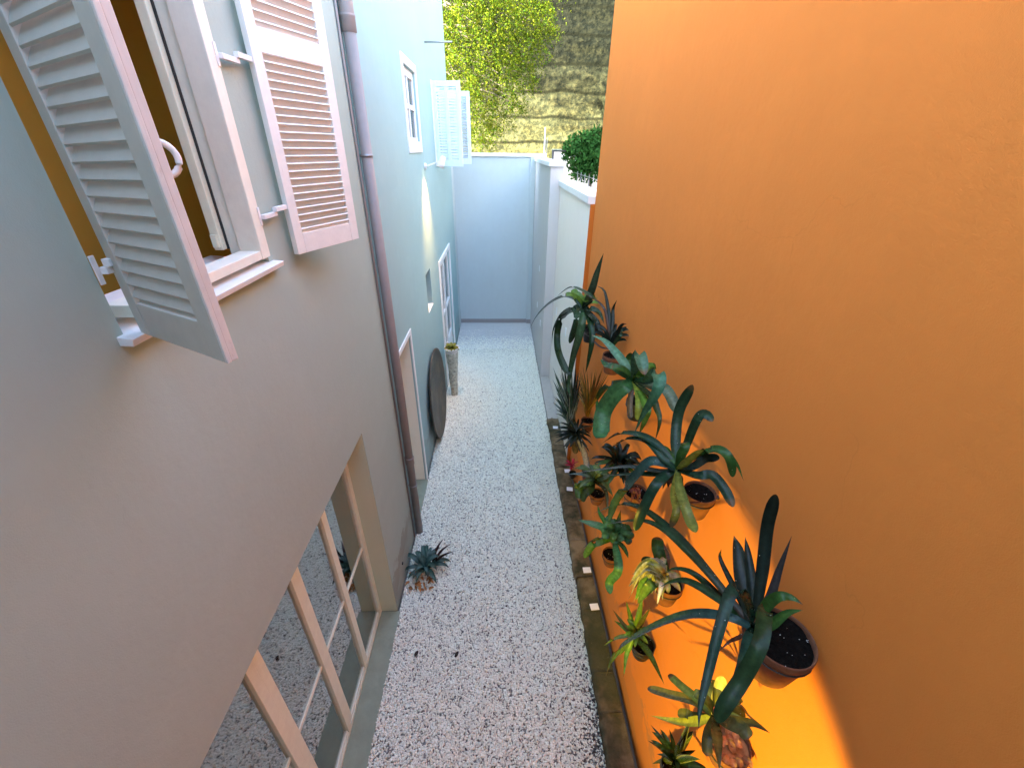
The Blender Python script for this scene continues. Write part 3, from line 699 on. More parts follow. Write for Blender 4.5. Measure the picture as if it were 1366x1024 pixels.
# --- upper row, second: bluish dark bromeliad
t = plant('dark bluish strap leaved bromeliad with two yellowing hanging leaves, second in the upper row', None)
c = Vector(at(934, 655, X=1.15)); pot(t, c, .09, .17, M['terracotta'])
f = MB(); B = (904, 626, 1.02)
DB = (.013, .034, .018)
L_ = lambda pts, w, col=DB, **k: leaf(f, PX([B] + pts), w, jc(col, .15), **k)
L_([(901, 590, 1.06), (906, 548, 1.10), (924, 513, 1.13)], 0.073, DB, tip='round', face=.8)
L_([(916, 594, 1.07), (930, 560, 1.09), (940, 552, 1.12), (951, 562, 1.14)], 0.060, DB, tip='round', face=.7)
L_([(930, 608, 1.05), (955, 599, 1.08), (972, 610, 1.11), (978, 636, 1.14)], .055, MG, tip='round', face=.5)
L_([(932, 606, 1.06), (962, 600, 1.10), (982, 618, 1.16), (992, 641, 1.19)], .034, MG, tip='point', face=.5)
L_([(925, 622, 1.03), (942, 612, 1.08), (960, 611, 1.12)], .06, BLK, tip='round', face=.6, base=.4)
L_([(930, 634, 1.02), (950, 634, 1.08), (966, 652, 1.12), (978, 676, 1.13)], 0.060, DB, tip='round', face=.6)
L_([(880, 596, .95), (854, 580, .88), (826, 578, .82), (803, 591, .76)], 0.060, DB, tip='point', face=.5)
L_([(885, 612, .95), (862, 588, .90), (836, 585, .85), (818, 596, .80)], 0.052, DB, tip='point', face=.5)
L_([(885, 618, .95), (866, 616, .88), (845, 638, .82), (822, 668, .78), (813, 694, .75)], 0.073, (.025, .06, .055), tip='round', face=.6)
L_([(890, 632, .97), (874, 648, .88), (858, 680, .82), (847, 707, .79)], 0.069, DB, tip='round', face=.6)
L_([(878, 628, .94), (840, 622, .85), (800, 626, .78), (764, 631, .72)], 0.034, (.035, .045, .04), tip='point')
L_([(880, 632, .95), (845, 632, .86), (805, 634, .79)], 0.043, DB, tip='point')
L_([(906, 648, .96), (912, 670, .92), (920, 693, .90), (928, 710, .88)], 0.060, (.10, .105, .02), tip='round', face=.6)
L_([(900, 648, .97), (899, 664, .93), (902, 682, .90), (895, 703, .88)], 0.047, (.15, .13, .02), tip='round', face=.5)
L_([(908, 608, 1.02), (914, 596, 1.04), (912, 590, 1.05)], .06, MG, tip='round', face=.6)
L_([(896, 612, 1.0), (888, 600, 1.02), (880, 598, 1.02)], .05, MG, tip='round', face=.6)
L_([(914, 618, .98), (930, 604, .98), (940, 600, .98)], .05, YG, tip='point', face=.5)
for k in range(5): leaf(f, PX([(900 + 2 * k, 634, 1.03), (888 + 5 * k, 642, 1.0), (884 + 7 * k, 652 - k, .98)]), .03, (.035, .022, .014), 'point', n=8)
f.build('foliage', M['leaf'], t)

# --- upper row, third: broad green leaves
t = plant('broad leaved bright green bromeliad in a black pot, third in the upper row', None)
c = Vector(at(852, 534, X=1.16)); pot(t, c, .10, .17, M['dark_pot'])
f = MB(); B = (845, 508, 1.04); GG = (.024, .072, .024)
L_ = lambda pts, w, col=GG, **k: leaf(f, PX([B] + pts), w, jc(col, .15), **k)
L_([(834, 487, .98), (818, 466, .92), (804, 453, .87), (789, 447, .83)], .085, (.06, .14, .075), tip='point', face=.6)
L_([(830, 498, .97), (818, 489, .92), (808, 486, .90), (801, 479, .88)], .08, GG, tip='ovate', face=.5)
L_([(848, 492, 1.02), (850, 478, 1.0), (854, 474, .98), (860, 500, .95)], .10, (.05, .12, .06), tip='round', face=.6)
L_([(842, 492, 1.05), (840, 480, 1.06), (846, 473, 1.07)], .09, MG, tip='round', face=.6)
L_([(858, 498, 1.05), (866, 490, 1.08), (868, 496, 1.10)], .09, BG, tip='round', face=.6)
L_([(862, 508, 1.02), (876, 498, .98), (880, 510, .95), (872, 530, .92), (858, 552, .90), (846, 578, .88)], .10, (.035, .10, .05), tip='point', face=.6)
L_([(868, 514, 1.06), (886, 518, 1.08), (896, 532, 1.10), (902, 550, 1.11)], .085, (.07, .10, .06), tip='round', face=.6)
L_([(834, 516, .96), (818, 528, .88), (805, 550, .82), (802, 576, .78), (806, 584, .77)], .155, (.04, .10, .035), tip='round', face=.7)
L_([(832, 512, .98), (812, 515, .92), (798, 530, .88), (796, 560, .85)], .10, MG, tip='point', face=.5)
L_([(850, 520, 1.0), (852, 540, .96), (850, 560, .95)], .055, YG, tip='round', face=.6)
L_([(842, 522, 1.0), (840, 545, .97), (842, 557, .96)], .05, (.10, .07, .03), tip='round', face=.6)
L_([(868, 528, 1.0), (876, 545, .98), (880, 562, .97), (874, 588, .97)], .055, (.045, .06, .02), tip='point', face=.6)
L_([(862, 540, .97), (860, 560, .95), (852, 580, .94)], .07, BG, tip='point', face=.5)
rosette(f, tuple(at(846, 508, X=1.04)), 7, .2, .07, MG, (.5, 1.2), .2, 'round')
f.build('foliage', M['leaf'], t)

# --- upper row, fourth: dark upright plant, clay pot
t = plant('upright dark narrow leaved plant in a reddish clay pot behind the broad leaved bromeliad', None)
c = Vector(at(818, 473, X=1.155)); pot(t, c, .105, .20, M['terracotta'])
f = MB(); B = (814, 466, 1.13)
L_ = lambda pts, w, col=BLK, **k: leaf(f, PX([B] + pts), w, jc(col, .2), **k)
L_([(813, 430, 1.13), (811, 410, 1.13), (806, 388, 1.12), (796, 381, 1.10)], .05, BLK, tip='point', face=.8)
L_([(817, 430, 1.16), (818, 412, 1.18), (823, 400, 1.19)], .045, BLK, tip='point', face=.8)
L_([(810, 430, 1.10), (805, 410, 1.08), (790, 397, 1.02), (772, 388, .95)], .03, (.04, .02, .015), tip='point')
L_([(822, 448, 1.16), (829, 434, 1.18), (836, 432, 1.19)], .045, BLK, tip='point', face=.8)
L_([(824, 452, 1.14), (829, 445, 1.17), (830, 438, 1.18)], .05, DG, tip='point', face=.8)
L_([(806, 450, 1.10), (800, 440, 1.06), (794, 442, 1.02)], .05, BLK, tip='point', face=.6)
L_([(800, 462, 1.05), (785, 448, .98), (776, 442, .94)], .02, (.04, .02, .02), tip='point')
rosette(f, tuple(at(814, 464, X=1.13)), 12, .30, .05, BLK, (.9, 1.4), .1, 'point', face=.7)
f.build('foliage', M['leaf'], t)

# --- farthest: tall arching plant with drooping straps
t = plant('farthest plant, tall with long arching straps drooping over the white wall', None)
c = Vector(at(787, 436, X=1.17)); pot(t, c, .095, .2, M['dark_pot'])
f = MB(); B = (778, 412, 1.06)
L_ = lambda pts, w, col=DG, **k: leaf(f, PX([B] + pts), w, jc(col, .2), **k)
L_([(789, 388, 1.08), (797, 362, 1.10), (805, 338, 1.12)], .105, (.03, .06, .035), tip='point', face=.85, base=.6)
L_([(770, 400, 1.02), (768, 392, 1.0), (764, 386, .98)], .10, BG, tip='round', face=.8)
L_([(765, 398, .98), (748, 396, .92), (728, 408, .86), (714, 424, .82), (706, 440, .80)], .06, DG, tip='point', face=.5)
L_([(790, 398, 1.05), (772, 385, .98), (758, 384, .92), (742, 396, .87)], .04, DG, tip='point', face=.5)
L_([(762, 412, .98), (748, 420, .92), (738, 440, .88), (736, 462, .86)], .045, BLK, tip='point', face=.6)
L_([(766, 412, .98), (752, 420, .94), (744, 440, .91), (744, 465, .89), (752, 488, .88), (760, 500, .87)], .12, DG, tip='round', face=.7, base=.7)
L_([(768, 410, 1.0), (770, 424, .97), (766, 440, .95), (760, 458, .94)], .10, (.02, .05, .025), tip='round', face=.8)
L_([(778, 422, 1.0), (772, 450, .95), (764, 478, .92), (758, 515, .90), (762, 530, .89)], .115, (.035, .07, .03), tip='point', face=.8, base=.7)
L_([(786, 424, 1.03), (790, 450, 1.0), (785, 480, .97), (781, 498, .95)], .085, DG, tip='point', face=.8)
L_([(790, 412, 1.06), (800, 418, 1.08), (806, 432, 1.09)], .08, DG, tip='point', face=.7)
L_([(786, 418, 1.04), (796, 430, 1.05), (800, 446, 1.06)], .07, BLK, tip='round', face=.7)
rosette(f, tuple(at(778, 410, X=1.06)), 8, .28, .09, BG, (.5, 1.2), .2, 'round')
f.build('foliage', M['leaf'], t)

# --- rusty fibrous plant
t = plant('rust brown grassy plant with dried fibrous leaves under the clay pot', None)
c = Vector(at(784, 560, X=1.17)); pot(t, c, .09, .16, M['terracotta'])
f = MB(); B0 = at(785, 553, X=1.14)
for k in range(60):
    a = random.uniform(-.9, .9); q = at(785 + 27 * a + random.uniform(-6, 6), random.uniform(488, 525), X=1.13 - random.uniform(0, .18))
    leaf(f, [B0 + Vector((random.uniform(-.04, .02), random.uniform(-.05, .05), 0)), (B0 + q) / 2 + Vector((0, 0, .05)), q], random.uniform(.012, .026), jc(random.choice([(.16, .075, .014), (.10, .05, .012), (.20, .11, .02), (.05, .05, .014)]), .3), 'point', n=8)
f.build('foliage', M['leaf'], t)

# --- dark variegated bush
t = plant('dark bushy plant with white edged leaves beside the rust brown plant', None)
c = Vector(at(764, 576, X=1.15)); pot(t, c, .09, .15, M['dark_pot'])
f = MB(); B0 = at(762, 568, X=1.08)
for k in range(90):
    q = at(random.uniform(737, 776), random.uniform(486, 552), X=random.uniform(.90, 1.12)); wv = random.random() < .45
    leaf(f, [B0 + Vector((random.uniform(-.05, .05), random.uniform(-.06, .06), 0)), (B0 + q) / 2 + Vector((0, 0, .06)), q], random.uniform(.03, .055), jc(random.choice([BLK, DG, (.02, .045, .018)]), .3), 'point', n=9, cole=(.34, .36, .27) if wv else None, face=.6)
f.build('foliage', M['leaf'], t)

# --- spiky tuft on a ringed stem
t = plant('spiky dark rosette on a leaning grey ringed stem above the kerb', None)
c = Vector(at(785, 628, X=1.16)); pot(t, c, .09, .16, M['terracotta'])
st = MB(); a, b2, d = at(784, 626, X=1.13), at(780, 606, X=1.10), at(773, 586, X=1.03)
st.tube(spline([a, b2, d], 14), [.036 + .006 * (i % 2) for i in range(15)], 12); st.build('stem', M['trunk'], t)
f = MB(); cc = at(769, 578, X=1.0)
rosette(f, tuple(cc), 46, .30, .03, BLK, (-.5, 1.0), .25, 'point', wallX=1.2)
rosette(f, tuple(cc), 16, .24, .05, (.03, .03, .018), (-1.2, -.5), .1, 'point', wallX=1.2)
leaf(f, [cc, cc + Vector((-.03, -.1, -.1)), cc + Vector((-.02, -.17, -.2))], .09, (.06, .045, .02), 'round')
f.build('foliage', M['leaf'], t)

# --- red bromeliad
t = plant('small red leaved bromeliad low on the wall by the kerb labels', None)
c = Vector(at(764, 630, X=1.19)); pot(t, c, .06, .10, M['dark_pot'])
f = MB(); rosette(f, tuple(at(763, 622, X=1.15)), 22, .15, .026, (.36, .035, .06), (.2, 1.2), .2, 'point'); f.build('foliage', M['leaf'], t)

# --- dark rosette behind bluish one
t = plant('dense dark rosette with short pointed leaves behind the bluish bromeliad, middle row', None)
c = Vector(at(848, 655, X=1.16)); pot(t, c, .10, .17, M['terracotta'])
f = MB(); cc = at(826, 622, X=1.06)
leaf(f, [at(846, 650, X=1.14), at(836, 638, X=1.10), cc], .06, (.03, .02, .015), 'round')
rosette(f, tuple(cc), 28, .27, .062, BLK, (.15, 1.15), .3, 'point', cole=None)
rosette(f, tuple(cc), 10, .25, .06, (.025, .06, .02), (.0, .5), .3, 'point')
for k in range(12): leaf(f, [at(850, 650, X=1.13), at(848 + random.uniform(-8, 8), 655, X=1.09), at(850 + random.uniform(-10, 8), 668 + random.uniform(-6, 6), X=1.08)], .022, (.10, .03, .025), 'point', n=8)
f.build('foliage', M['leaf'], t)

# --- grey green rosette low, with reddish pot
t = plant('grey green rosette in a reddish pot just above the two kerb labels, lower row', None)
c = Vector(at(797, 657, X=1.17)); pot(t, c, .095, .15, M['terracotta'])
f = MB(); B = (792, 642, 1.10)
L_ = lambda pts, w, col=MG, **k: leaf(f, PX([B] + pts), w, jc(col, .15), **k)
L_([(782, 634, 1.02), (770, 632, .96), (758, 632, .92)], .06, (.06, .085, .06), tip='point')
L_([(782, 646, 1.02), (774, 652, .97), (773, 667, .95)], .13, MG, tip='round', face=.7)
L_([(784, 644, 1.02), (770, 645, .97), (766, 652, .95)], .10, (.05, .11, .03), tip='point', face=.6)
L_([(788, 652, 1.04), (780, 660, 1.0), (776, 668, .98)], .10, DG, tip='round', face=.7)
L_([(800, 634, 1.06), (796, 624, 1.06), (790, 620, 1.04)], .09, (.10, .14, .04), tip='ovate', face=.5)
L_([(806, 640, 1.06), (818, 634, 1.06), (828, 634, 1.05)], .09, DG, tip='point')
L_([(806, 652, 1.06), (810, 668, 1.02), (808, 684, 1.0)], .05, (.05, .045, .02), tip='point')
rosette(f, tuple(at(794, 640, X=1.08)), 16, .28, .075, (.05, .085, .04), (.1, 1.0), .4, 'point')
f.build('foliage', M['leaf'], t)

# --- bright green rosette, lower row
t = plant('bright green rosette with one long leaf curling down, lower row', None)
c = Vector(at(816, 738, X=1.165)); pot(t, c, .095, .15, M['terracotta'])
f = MB(); B = (819, 718, 1.08); GR = (.045, .13, .022)
L_ = lambda pts, w, col=GR, **k: leaf(f, PX([B] + pts), w, jc(col, .15), **k)
L_([(804, 704, 1.0), (788, 698, .95), (771, 693, .91)], .10, (.06, .16, .05), tip='ovate', face=.5)
L_([(806, 694, 1.04), (800, 684, 1.04), (797, 673, 1.04)], .06, GR, tip='point', face=.6)
L_([(804, 722, 1.0), (790, 728, .95), (780, 744, .92)], .10, (.07, .17, .03), tip='round', face=.6)
L_([(806, 716, 1.0), (790, 722, .95), (776, 732, .92)], .06, (.06, .08, .03), tip='point')
L_([(822, 734, 1.0), (825, 752, .96), (823, 764, .94), (813, 776, .92), (814, 792, .91)], .085, (.05, .13, .05), tip='round', face=.7)
L_([(830, 728, 1.05), (836, 738, 1.04), (838, 744, 1.04)], .05, MG, tip='point')
L_([(824, 700, 1.1), (826, 690, 1.12), (828, 680, 1.13)], .06, DG, tip='point', face=.6)
rosette(f, tuple(at(820, 714, X=1.07)), 18, .20, .085, (.03, .09, .03), (.2, 1.2), .3, 'round')
f.build('foliage', M['leaf'], t)

# --- variegated crumpled plant, middle row
t = plant('cream variegated plant with crumpled folded leaves in a terracotta pot, middle row', None)
c = Vector(at(892, 776, X=1.165)); pot(t, c, .10, .18, M['terracotta'])
f = MB(); B = (888, 772, 1.09)
L_ = lambda pts, w, col=MG, **k: leaf(f, PX([B] + pts), w, jc(col, .12), **k)
CR = (.27, .26, .15); WH = (.30, .33, .31)
L_([(880, 742, 1.06), (877, 728, 1.06), (878, 716, 1.07)], .095, MG, tip='round', face=.8, base=.9)
L_([(888, 745, 1.12), (886, 732, 1.14), (884, 722, 1.15)], .07, (.12, .05, .02), tip='point', face=.7)
YC = (.26, .25, .06)
for k in range(30):
    tx = random.uniform(834, 884); ty = 752 + abs(tx - 868) * .55 + random.uniform(0, 44); xx = .99 - (888 - tx) / 420
    st_ = random.choice([CR, WH, CR, YC]); g_ = random.choice([(.10, .16, .03), (.30, .30, .08), None, WH])
    L_([(886 - random.uniform(0, 8), 766, .99), ((886 + tx) / 2, random.uniform(749, 760), xx + .03), (tx, ty, xx)], random.uniform(.035, .075), st_, tip=random.choice(['point', 'round', 'ovate']), face=random.uniform(.2, .8), wav=.05, fold=.5, cole=g_, colb=(.12, .15, .05))
L_([(884, 776, .99), (880, 790, .95), (876, 810, .93)], .03, (.55, .52, .40), tip='point')
L_([(868, 774, .94), (856, 780, .9), (848, 800, .88)], .06, BG, tip='ovate', face=.6)
L_([(872, 778, .95), (860, 790, .9), (850, 806, .87)], .07, (.09, .16, .03), tip='ovate', face=.6)
L_([(874, 752, 1.0), (862, 746, .98), (856, 750, .96)], .05, DG, tip='round')
rosette(f, tuple(at(878, 766, X=1.0)), 9, .15, .06, CR, (.2, 1.0), .5, 'ovate', cole=(.15, .2, .05))
f.build('foliage', M['leaf'], t)

# --- small green rosette, lower row
t = plant('small light green rosette with narrow leaves in a black pot, lower row nearest but one', None)
c = Vector(at(858, 858, X=1.165)); pot(t, c, .095, .15, M['dark_pot'])
f = MB(); B = (846, 848, 1.08); LG = (.075, .15, .022)
L_ = lambda pts, w, col=LG, **k: leaf(f, PX([B] + pts), w, jc(col, .2), **k)
for tip_, mid, wd, X, col in (((835, 801), (841, 824), .055, 1.03, LG), ((817, 812), (830, 830), .035, 1.0, (.07, .07, .02)), ((819, 827), (832, 836), .055, 1.0, LG), ((868, 810), (857, 828), .045, 1.1, (.06, .07, .03)),
                          ((858, 790), (852, 820), .06, 1.05, BG), ((805, 861), (824, 850), .05, .96, (.09, .17, .03)), ((832, 902), (836, 872), .05, .95, BG), ((814, 886), (828, 866), .04, .95, LG),
                          ((886, 912), (866, 872), .06, 1.0, (.06, .10, .02)), ((826, 874), (834, 862), .055, .98, LG), ((872, 838), (862, 838), .05, 1.12, MG)):
    L_([(*mid, (X + 1.08) / 2), (*tip_, X)], wd, col, tip='point', face=.5)
rosette(f, tuple(at(848, 846, X=1.07)), 8, .14, .045, LG, (.5, 1.2), .2, 'point')
f.build('foliage', M['leaf'], t)

# --- yellow green bromeliad with pink heart, middle row nearest
t = plant('yellow green bromeliad with a pink heart in a pot of dry leaves, middle row nearest', None)
c = Vector(at(974, 992, X=1.165)); pot(t, c, .10, .16, M['terracotta'], soil='dry_leaf')
dl = MB()
for k in range(16):
    q = c + Vector((random.uniform(-.06, .06), random.uniform(-.06, .06), -.015)); a = random.random() * 6
    leaf(dl, [q, q + Vector((.03 * math.cos(a), .03 * math.sin(a), .015)), q + Vector((.055 * math.cos(a), .055 * math.sin(a), .004))], .035, jc((.36, .20, .10), .3), 'ovate', n=6)
dl.build('dry_leaves', M['leaf'], t)
f = MB(); B = (953, 955, 1.04); YL = (.22, .24, .028)
L_ = lambda pts, w, col=YL, **k: leaf(f, PX([B] + pts), w, jc(col, .15), **k)
L_([(926, 935, .99), (890, 925, .94), (864, 917, .90)], .055, (.10, .11, .03), tip='round', face=.6)
L_([(928, 962, .97), (900, 961, .92), (868, 954, .88)], .055, YL, tip='point', face=.6)
L_([(930, 932, 1.0), (908, 914, .98), (892, 899, .96)], .05, (.16, .20, .03), tip='round', face=.6)
L_([(925, 955, .98), (915, 951, .95), (904, 951, .93)], .05, (.07, .08, .02), tip='round', face=.6)
L_([(956, 932, 1.05), (960, 915, 1.06), (965, 902, 1.07)], .06, (.40, .40, .14), tip='round', face=.8)
L_([(946, 930, 1.04), (944, 915, 1.05), (940, 905, 1.06)], .06, (.10, .12, .02), tip='round', face=.8)
L_([(968, 940, 1.08), (980, 932, 1.10), (984, 930, 1.12)], .06, (.06, .08, .02), tip='round', face=.6)
L_([(984, 962, 1.06), (1006, 965, 1.10), (1027, 977, 1.13)], .05, (.05, .05, .02), tip='point', face=.6)
L_([(974, 965, 1.0), (990, 972, 1.02), (999, 985, 1.03)], .07, (.08, .08, .025), tip='round', face=.6)
L_([(946, 975, .96), (943, 992, .93), (944, 1008, .92)], .055, (.05, .055, .02), tip='round', face=.6)
L_([(956, 980, .95), (958, 1000, .91), (960, 1028, .88)], .055, (.07, .06, .02), tip='point', face=.6)
L_([(984, 940, 1.12), (1000, 955, 1.16), (1022, 972, 1.2)], .014, (.14, .09, .02), tip='point')
rosette(f, tuple(at(953, 952, X=1.03)), 9, .16, .05, (.10, .12, .02), (.5, 1.2), .2, 'round')
leaf(f, PX([(953, 952, 1.02), (955, 947, 1.02), (957, 942, 1.02)]), .03, (.5, .12, .10), 'ovate')
f.build('foliage', M['leaf'], t)

# --- grassy tuft at the bottom edge
t = plant('grassy dark tuft of thin upright leaves, nearest plant in the lower row', None)
c = Vector(at(902, 1022, X=1.165)); pot(t, c, .095, .15, M['dark_pot'])
f = MB(); B0 = at(900, 1016, X=1.08)
for q in ((868, 966), (864, 987), (893, 972), (876, 1005), (921, 958), (925, 978), (912, 985), (884, 985), (904, 990), (928, 1000), (870, 1018), (918, 1008), (935, 1012), (888, 1000), (880, 975), (915, 968)):
    p = at(*q, X=random.uniform(.97, 1.14)); leaf(f, [B0, (B0 + p) / 2 + Vector((0, 0, .03)), p], random.uniform(.025, .042), jc(random.choice([DG, BLK, (.05, .07, .025)]), .3), 'point', face=.6, cole=random.choice([None, None, (.16, .2, .1)]))
rosette(f, tuple(B0), 14, .22, .035, DG, (.4, 1.3), .2, 'point')
f.build('foliage', M['leaf'], t)

# --- ground bromeliad by the downpipe
t = empty('ground_bromeliad', 'grey green bromeliad with brown inner leaves growing out of the gravel by the downpipe', 'plant')
f = MB(); cc = Vector((-1.02, 3.74, .05))
random.seed(21); rosette(f, tuple(cc), 22, .36, .085, (.045, .085, .07), (.35, 1.15), .6, 'point', wallX=9)
for az in (.3, .7, 1.1): leaf(f, [cc + Vector((.08, .05, .03)), cc + Vector((.2 * math.cos(az) + .06, .2 * math.sin(az), .2)), cc + Vector((.36 * math.cos(az) + .06, .36 * math.sin(az), .22))], .035, (.03, .015, .012), 'point')
for v in f.v: pass
f.v = [(max(v[0], XL + .012), v[1], max(v[2], .012)) for v in f.v]
f.build('foliage', M['leaf'], t)
f = MB()
for k in range(26):
    q = cc + Vector((random.uniform(-.2, .12), random.uniform(-.3, -.02), -.022)); a = random.random() * 6
    leaf(f, [q, q + Vector((.035 * math.cos(a), .035 * math.sin(a), .012)), q + Vector((.07 * math.cos(a), .07 * math.sin(a), .002))], .03, jc((.30, .14, .045), .4), 'ovate', n=6)
f.v = [(max(v[0], XL + .01), v[1], v[2]) for v in f.v]
f.build('dead_leaves', M['leaf'], t)
for i, (a, b2, lab) in enumerate(((553, 875, 'single fallen brown leaf on the gravel, left of the other one'), (607, 876, 'single fallen brown leaf on the gravel, right of the other one'))):
    q = at(a, b2, Z=.022); f = MB(); leaf(f, [q, q + Vector((.02, .03, .015)), q + Vector((.03, .06, .005))], .035, (.05, .035, .028), 'ovate', n=8); tag(f.build('fallen_leaf', M['leaf']), lab, 'leaf', 'fallen leaves on the gravel')

# ------------------------------------------------------------------ round disc and tall planter against the blue wall
d = empty('round_pan', 'large round dark brown pan leaning upright against the blue wall', 'pan')
q = Matrix.Rotation(R(-84), 3, 'Y').to_3x3(); RR = .87; cc = Vector((-1.20, 7.02, .87))
m = MB(); m.lathe([(0, -.03), (RR * .9, -.03), (RR, .0), (RR, .022), (RR * .965, .022), (RR * .9, .002), (0, -.008)], (0, 0, 0), 56)
mt = Matrix(((0, 0, 1), (0, 1, 0), (-1, 0, 0))); tl = Matrix.Rotation(R(-2.5), 3, 'Y')
m.v = [tuple(cc + tl @ (mt @ Vector(v))) for v in m.v]
def mk_pan():
    mm, nt, b = mat('rusty iron pan'); v = objco(nt); n = noise_n(nt, v, 2.4, 6, .7); n2 = noise_n(nt, v, 25, 5)
    c = ramp(nt, n, [(.35, (.016, .018, .020)), (.5, (.055, .044, .028)), (.65, (.12, .09, .055))])
    lk(nt, mixc(nt, .3, c, ramp(nt, n2, [(.35, (.03, .026, .02)), (.65, (.11, .09, .06))])), b.inputs['Base Color']); b.inputs['Roughness'].default_value = .6; bump(nt, b, n2, .4, .008); return mm
m.build('dish', mk_pan(), d)
k = empty('tall_planter', 'tall pale fibrous planter column with a yellow green succulent on top', 'planter')
m = MB(); pc = Vector((-1.06, 8.42, 0)); n = 26; vs = []; rows = 16
for i in range(rows + 1):
    t_ = i / rows; r = .075 + .055 * t_ ** 1.4
    for a in range(n):
        an = 2 * PI * a / n; rr = r * (1 + .10 * noise.noise(Vector((math.cos(an) * 3, math.sin(an) * 3, t_ * 1.6))) + .05 * (a % 2))
        vs.append(pc + Vector((rr * math.cos(an), rr * math.sin(an), t_ * 1.10)))
fs = [(i * n + a, i * n + (a + 1) % n, (i + 1) * n + (a + 1) % n, (i + 1) * n + a) for i in range(rows) for a in range(n)] + [tuple(rows * n + a for a in range(n))]
m.add(vs, fs, None, True); m.build('column', simple('pale fibrous trunk', (.50, .46, .36), .9, var=.45, scale=18, bmp=.8, bd=.02), k)
m = MB(); m.lathe([(.0, 1.08), (.13, 1.08), (.16, 1.17), (.165, 1.20), (.148, 1.20), (.135, 1.12), (0, 1.12)], pc, 24); m.build('bowl', M['white_paint'], k)
f = MB(); rosette(f, tuple(pc + Vector((0, 0, 1.15))), 40, .2, .07, (.16, .17, .03), (.2, 1.4), .2, 'ovate', wallX=9); f.v = [(max(v[0], XL + .01), v[1], v[2]) for v in f.v]; f.build('foliage', M['leaf'], k)

# ------------------------------------------------------------------ beyond the back wall
def rockwall():
    nx, nz = 150, 110; x0, x1, z0, z1 = -14, 14, -.05, 17
    vs = []
    for j in range(nz + 1):
        for i in range(nx + 1):
            x = x0 + (x1 - x0) * i / nx; z = z0 + (z1 - z0) * j / nz
            d_ = .05 * noise.fractal(Vector((x * .7, 3, z * 1.3)), 1, 2, 5) + .035 * noise.noise(Vector((x * 2.1, 9, z * 3)))
            zb = z + .12 * noise.noise(Vector((x * .35, 0, 5)))
            for zl in (5.55, 6.1, 6.95, 7.9, 9.3, 10.6, 12.4): d_ += -.05 * math.exp(-((zb - zl) / .06) ** 2)
            vs.append((x, 20.2 - d_, z))
    W_ = nx + 1
    fs = [(j * W_ + i, j * W_ + i + 1, (j + 1) * W_ + i + 1, (j + 1) * W_ + i) for j in range(nz) for i in range(nx)]
    m = MB(); m.add(vs, fs, None, True); o = len(m.v)
    # body behind the face, so that it is a solid wall
    m.add([(x0, 24, z0), (x1, 24, z0), (x1, 24, z1), (x0, 24, z1), (x0, 20.9, z1), (x1, 20.9, z1)], [(1, 0, 3, 2), (2, 3, 4, 5)])
    tag(m.build('retaining_wall', M['rock']), 'high mossy weathered retaining wall behind the garden walls', 'wall')
rockwall()

def quads_foliage(name, P, S, Cc, parent, material, droop=.3):
    """many leaf-sized pointed faces, each with its own size, tilt and tint"""
    N = len(P)
    a = rng.random(N) * 2 * PI; el = (rng.random(N) - .5) * 2.2
    u = np.stack([np.cos(a) * np.cos(el), np.sin(a) * np.cos(el), np.sin(el) - droop], 1); u /= np.linalg.norm(u, axis=1)[:, None]
    r = rng.normal(size=(N, 3)); v = np.cross(u, r); v /= np.linalg.norm(v, axis=1)[:, None]
    S = S[:, None]
    q = np.stack([P, P + u * S * .5 + v * S * .30, P + u * S, P + u * S * .5 - v * S * .30], 1).reshape(-1, 3)
    me = bpy.data.meshes.new(name); me.vertices.add(N * 4); me.vertices.foreach_set('co', q.astype(np.float32).ravel())
    me.loops.add(N * 4); me.polygons.add(N); me.loops.foreach_set('vertex_index', np.arange(N * 4, dtype=np.int32)); me.polygons.foreach_set('loop_start', np.arange(0, N * 4, 4, dtype=np.int32))
    me.update(calc_edges=True)
    at_ = me.color_attributes.new('Col', 'FLOAT_COLOR', 'POINT'); c = np.ones((N, 4, 4), np.float32); c[:, :, :3] = Cc[:, None, :]; at_.data.foreach_set('color', c.ravel())
    me.materials.append(material); o = bpy.data.objects.new(name, me); COL.objects.link(o); o.parent = parent; return o

tr = empty('leafy_tree', 'sunlit yellow green tree hanging over the far end beside the blue house', 'tree')
tk = MB(); tk.tube(spline([(-2.6, 16.6, -.05), (-2.5, 16.6, 3), (-2.3, 16.4, 6), (-2.0, 16.4, 9)], 14), [.26 - .012 * i for i in range(15)], 10); tk.build('trunk', simple('grey bark', (.10, .08, .06), .9, var=.4), tr)
blobs = []     # (pixel x, y, depth Y, radius in px): sprays of the crown
for a in ((600, 15, 15.6, 30), (640, 10, 15.8, 34), (685, 12, 15.9, 32), (715, 14, 16.0, 20), (732, 6, 16, 8), (610, 55, 15.3, 26), (655, 45, 15.6, 30), (695, 45, 15.8, 26), (722, 40, 16.0, 15), (735, 38, 16.1, 7),
          (605, 95, 15.0, 22), (625, 90, 15.2, 22), (690, 75, 15.7, 22), (712, 66, 15.8, 14), (702, 92, 15.7, 13), (708, 105, 15.7, 6), (665, 75, 15.8, 22), (615, 120, 15.0, 20), (634, 125, 15.0, 18), (640, 148, 14.9, 15),
          (648, 165, 14.8, 10), (678, 105, 15.5, 13), (682, 122, 15.4, 10), (690, 134, 15.4, 7), (694, 143, 15.4, 4), (628, 155, 14.9, 12), (655, 100, 16.2, 20), (655, 130, 16.3, 16), (668, 150, 16.3, 12), (655, 172, 16.0, 12), (645, 185, 15.8, 9), (632, 178, 15.2, 8), (640, -30, 15.8, 60), (700, -40, 16, 45), (600, -40, 15.6, 50),
          (575, 30, 15.8, 30), (570, 90, 15.6, 30), (585, 130, 15.2, 20)): blobs.append(a)
P = []; Cl = []; Sz = []
lb = MB()
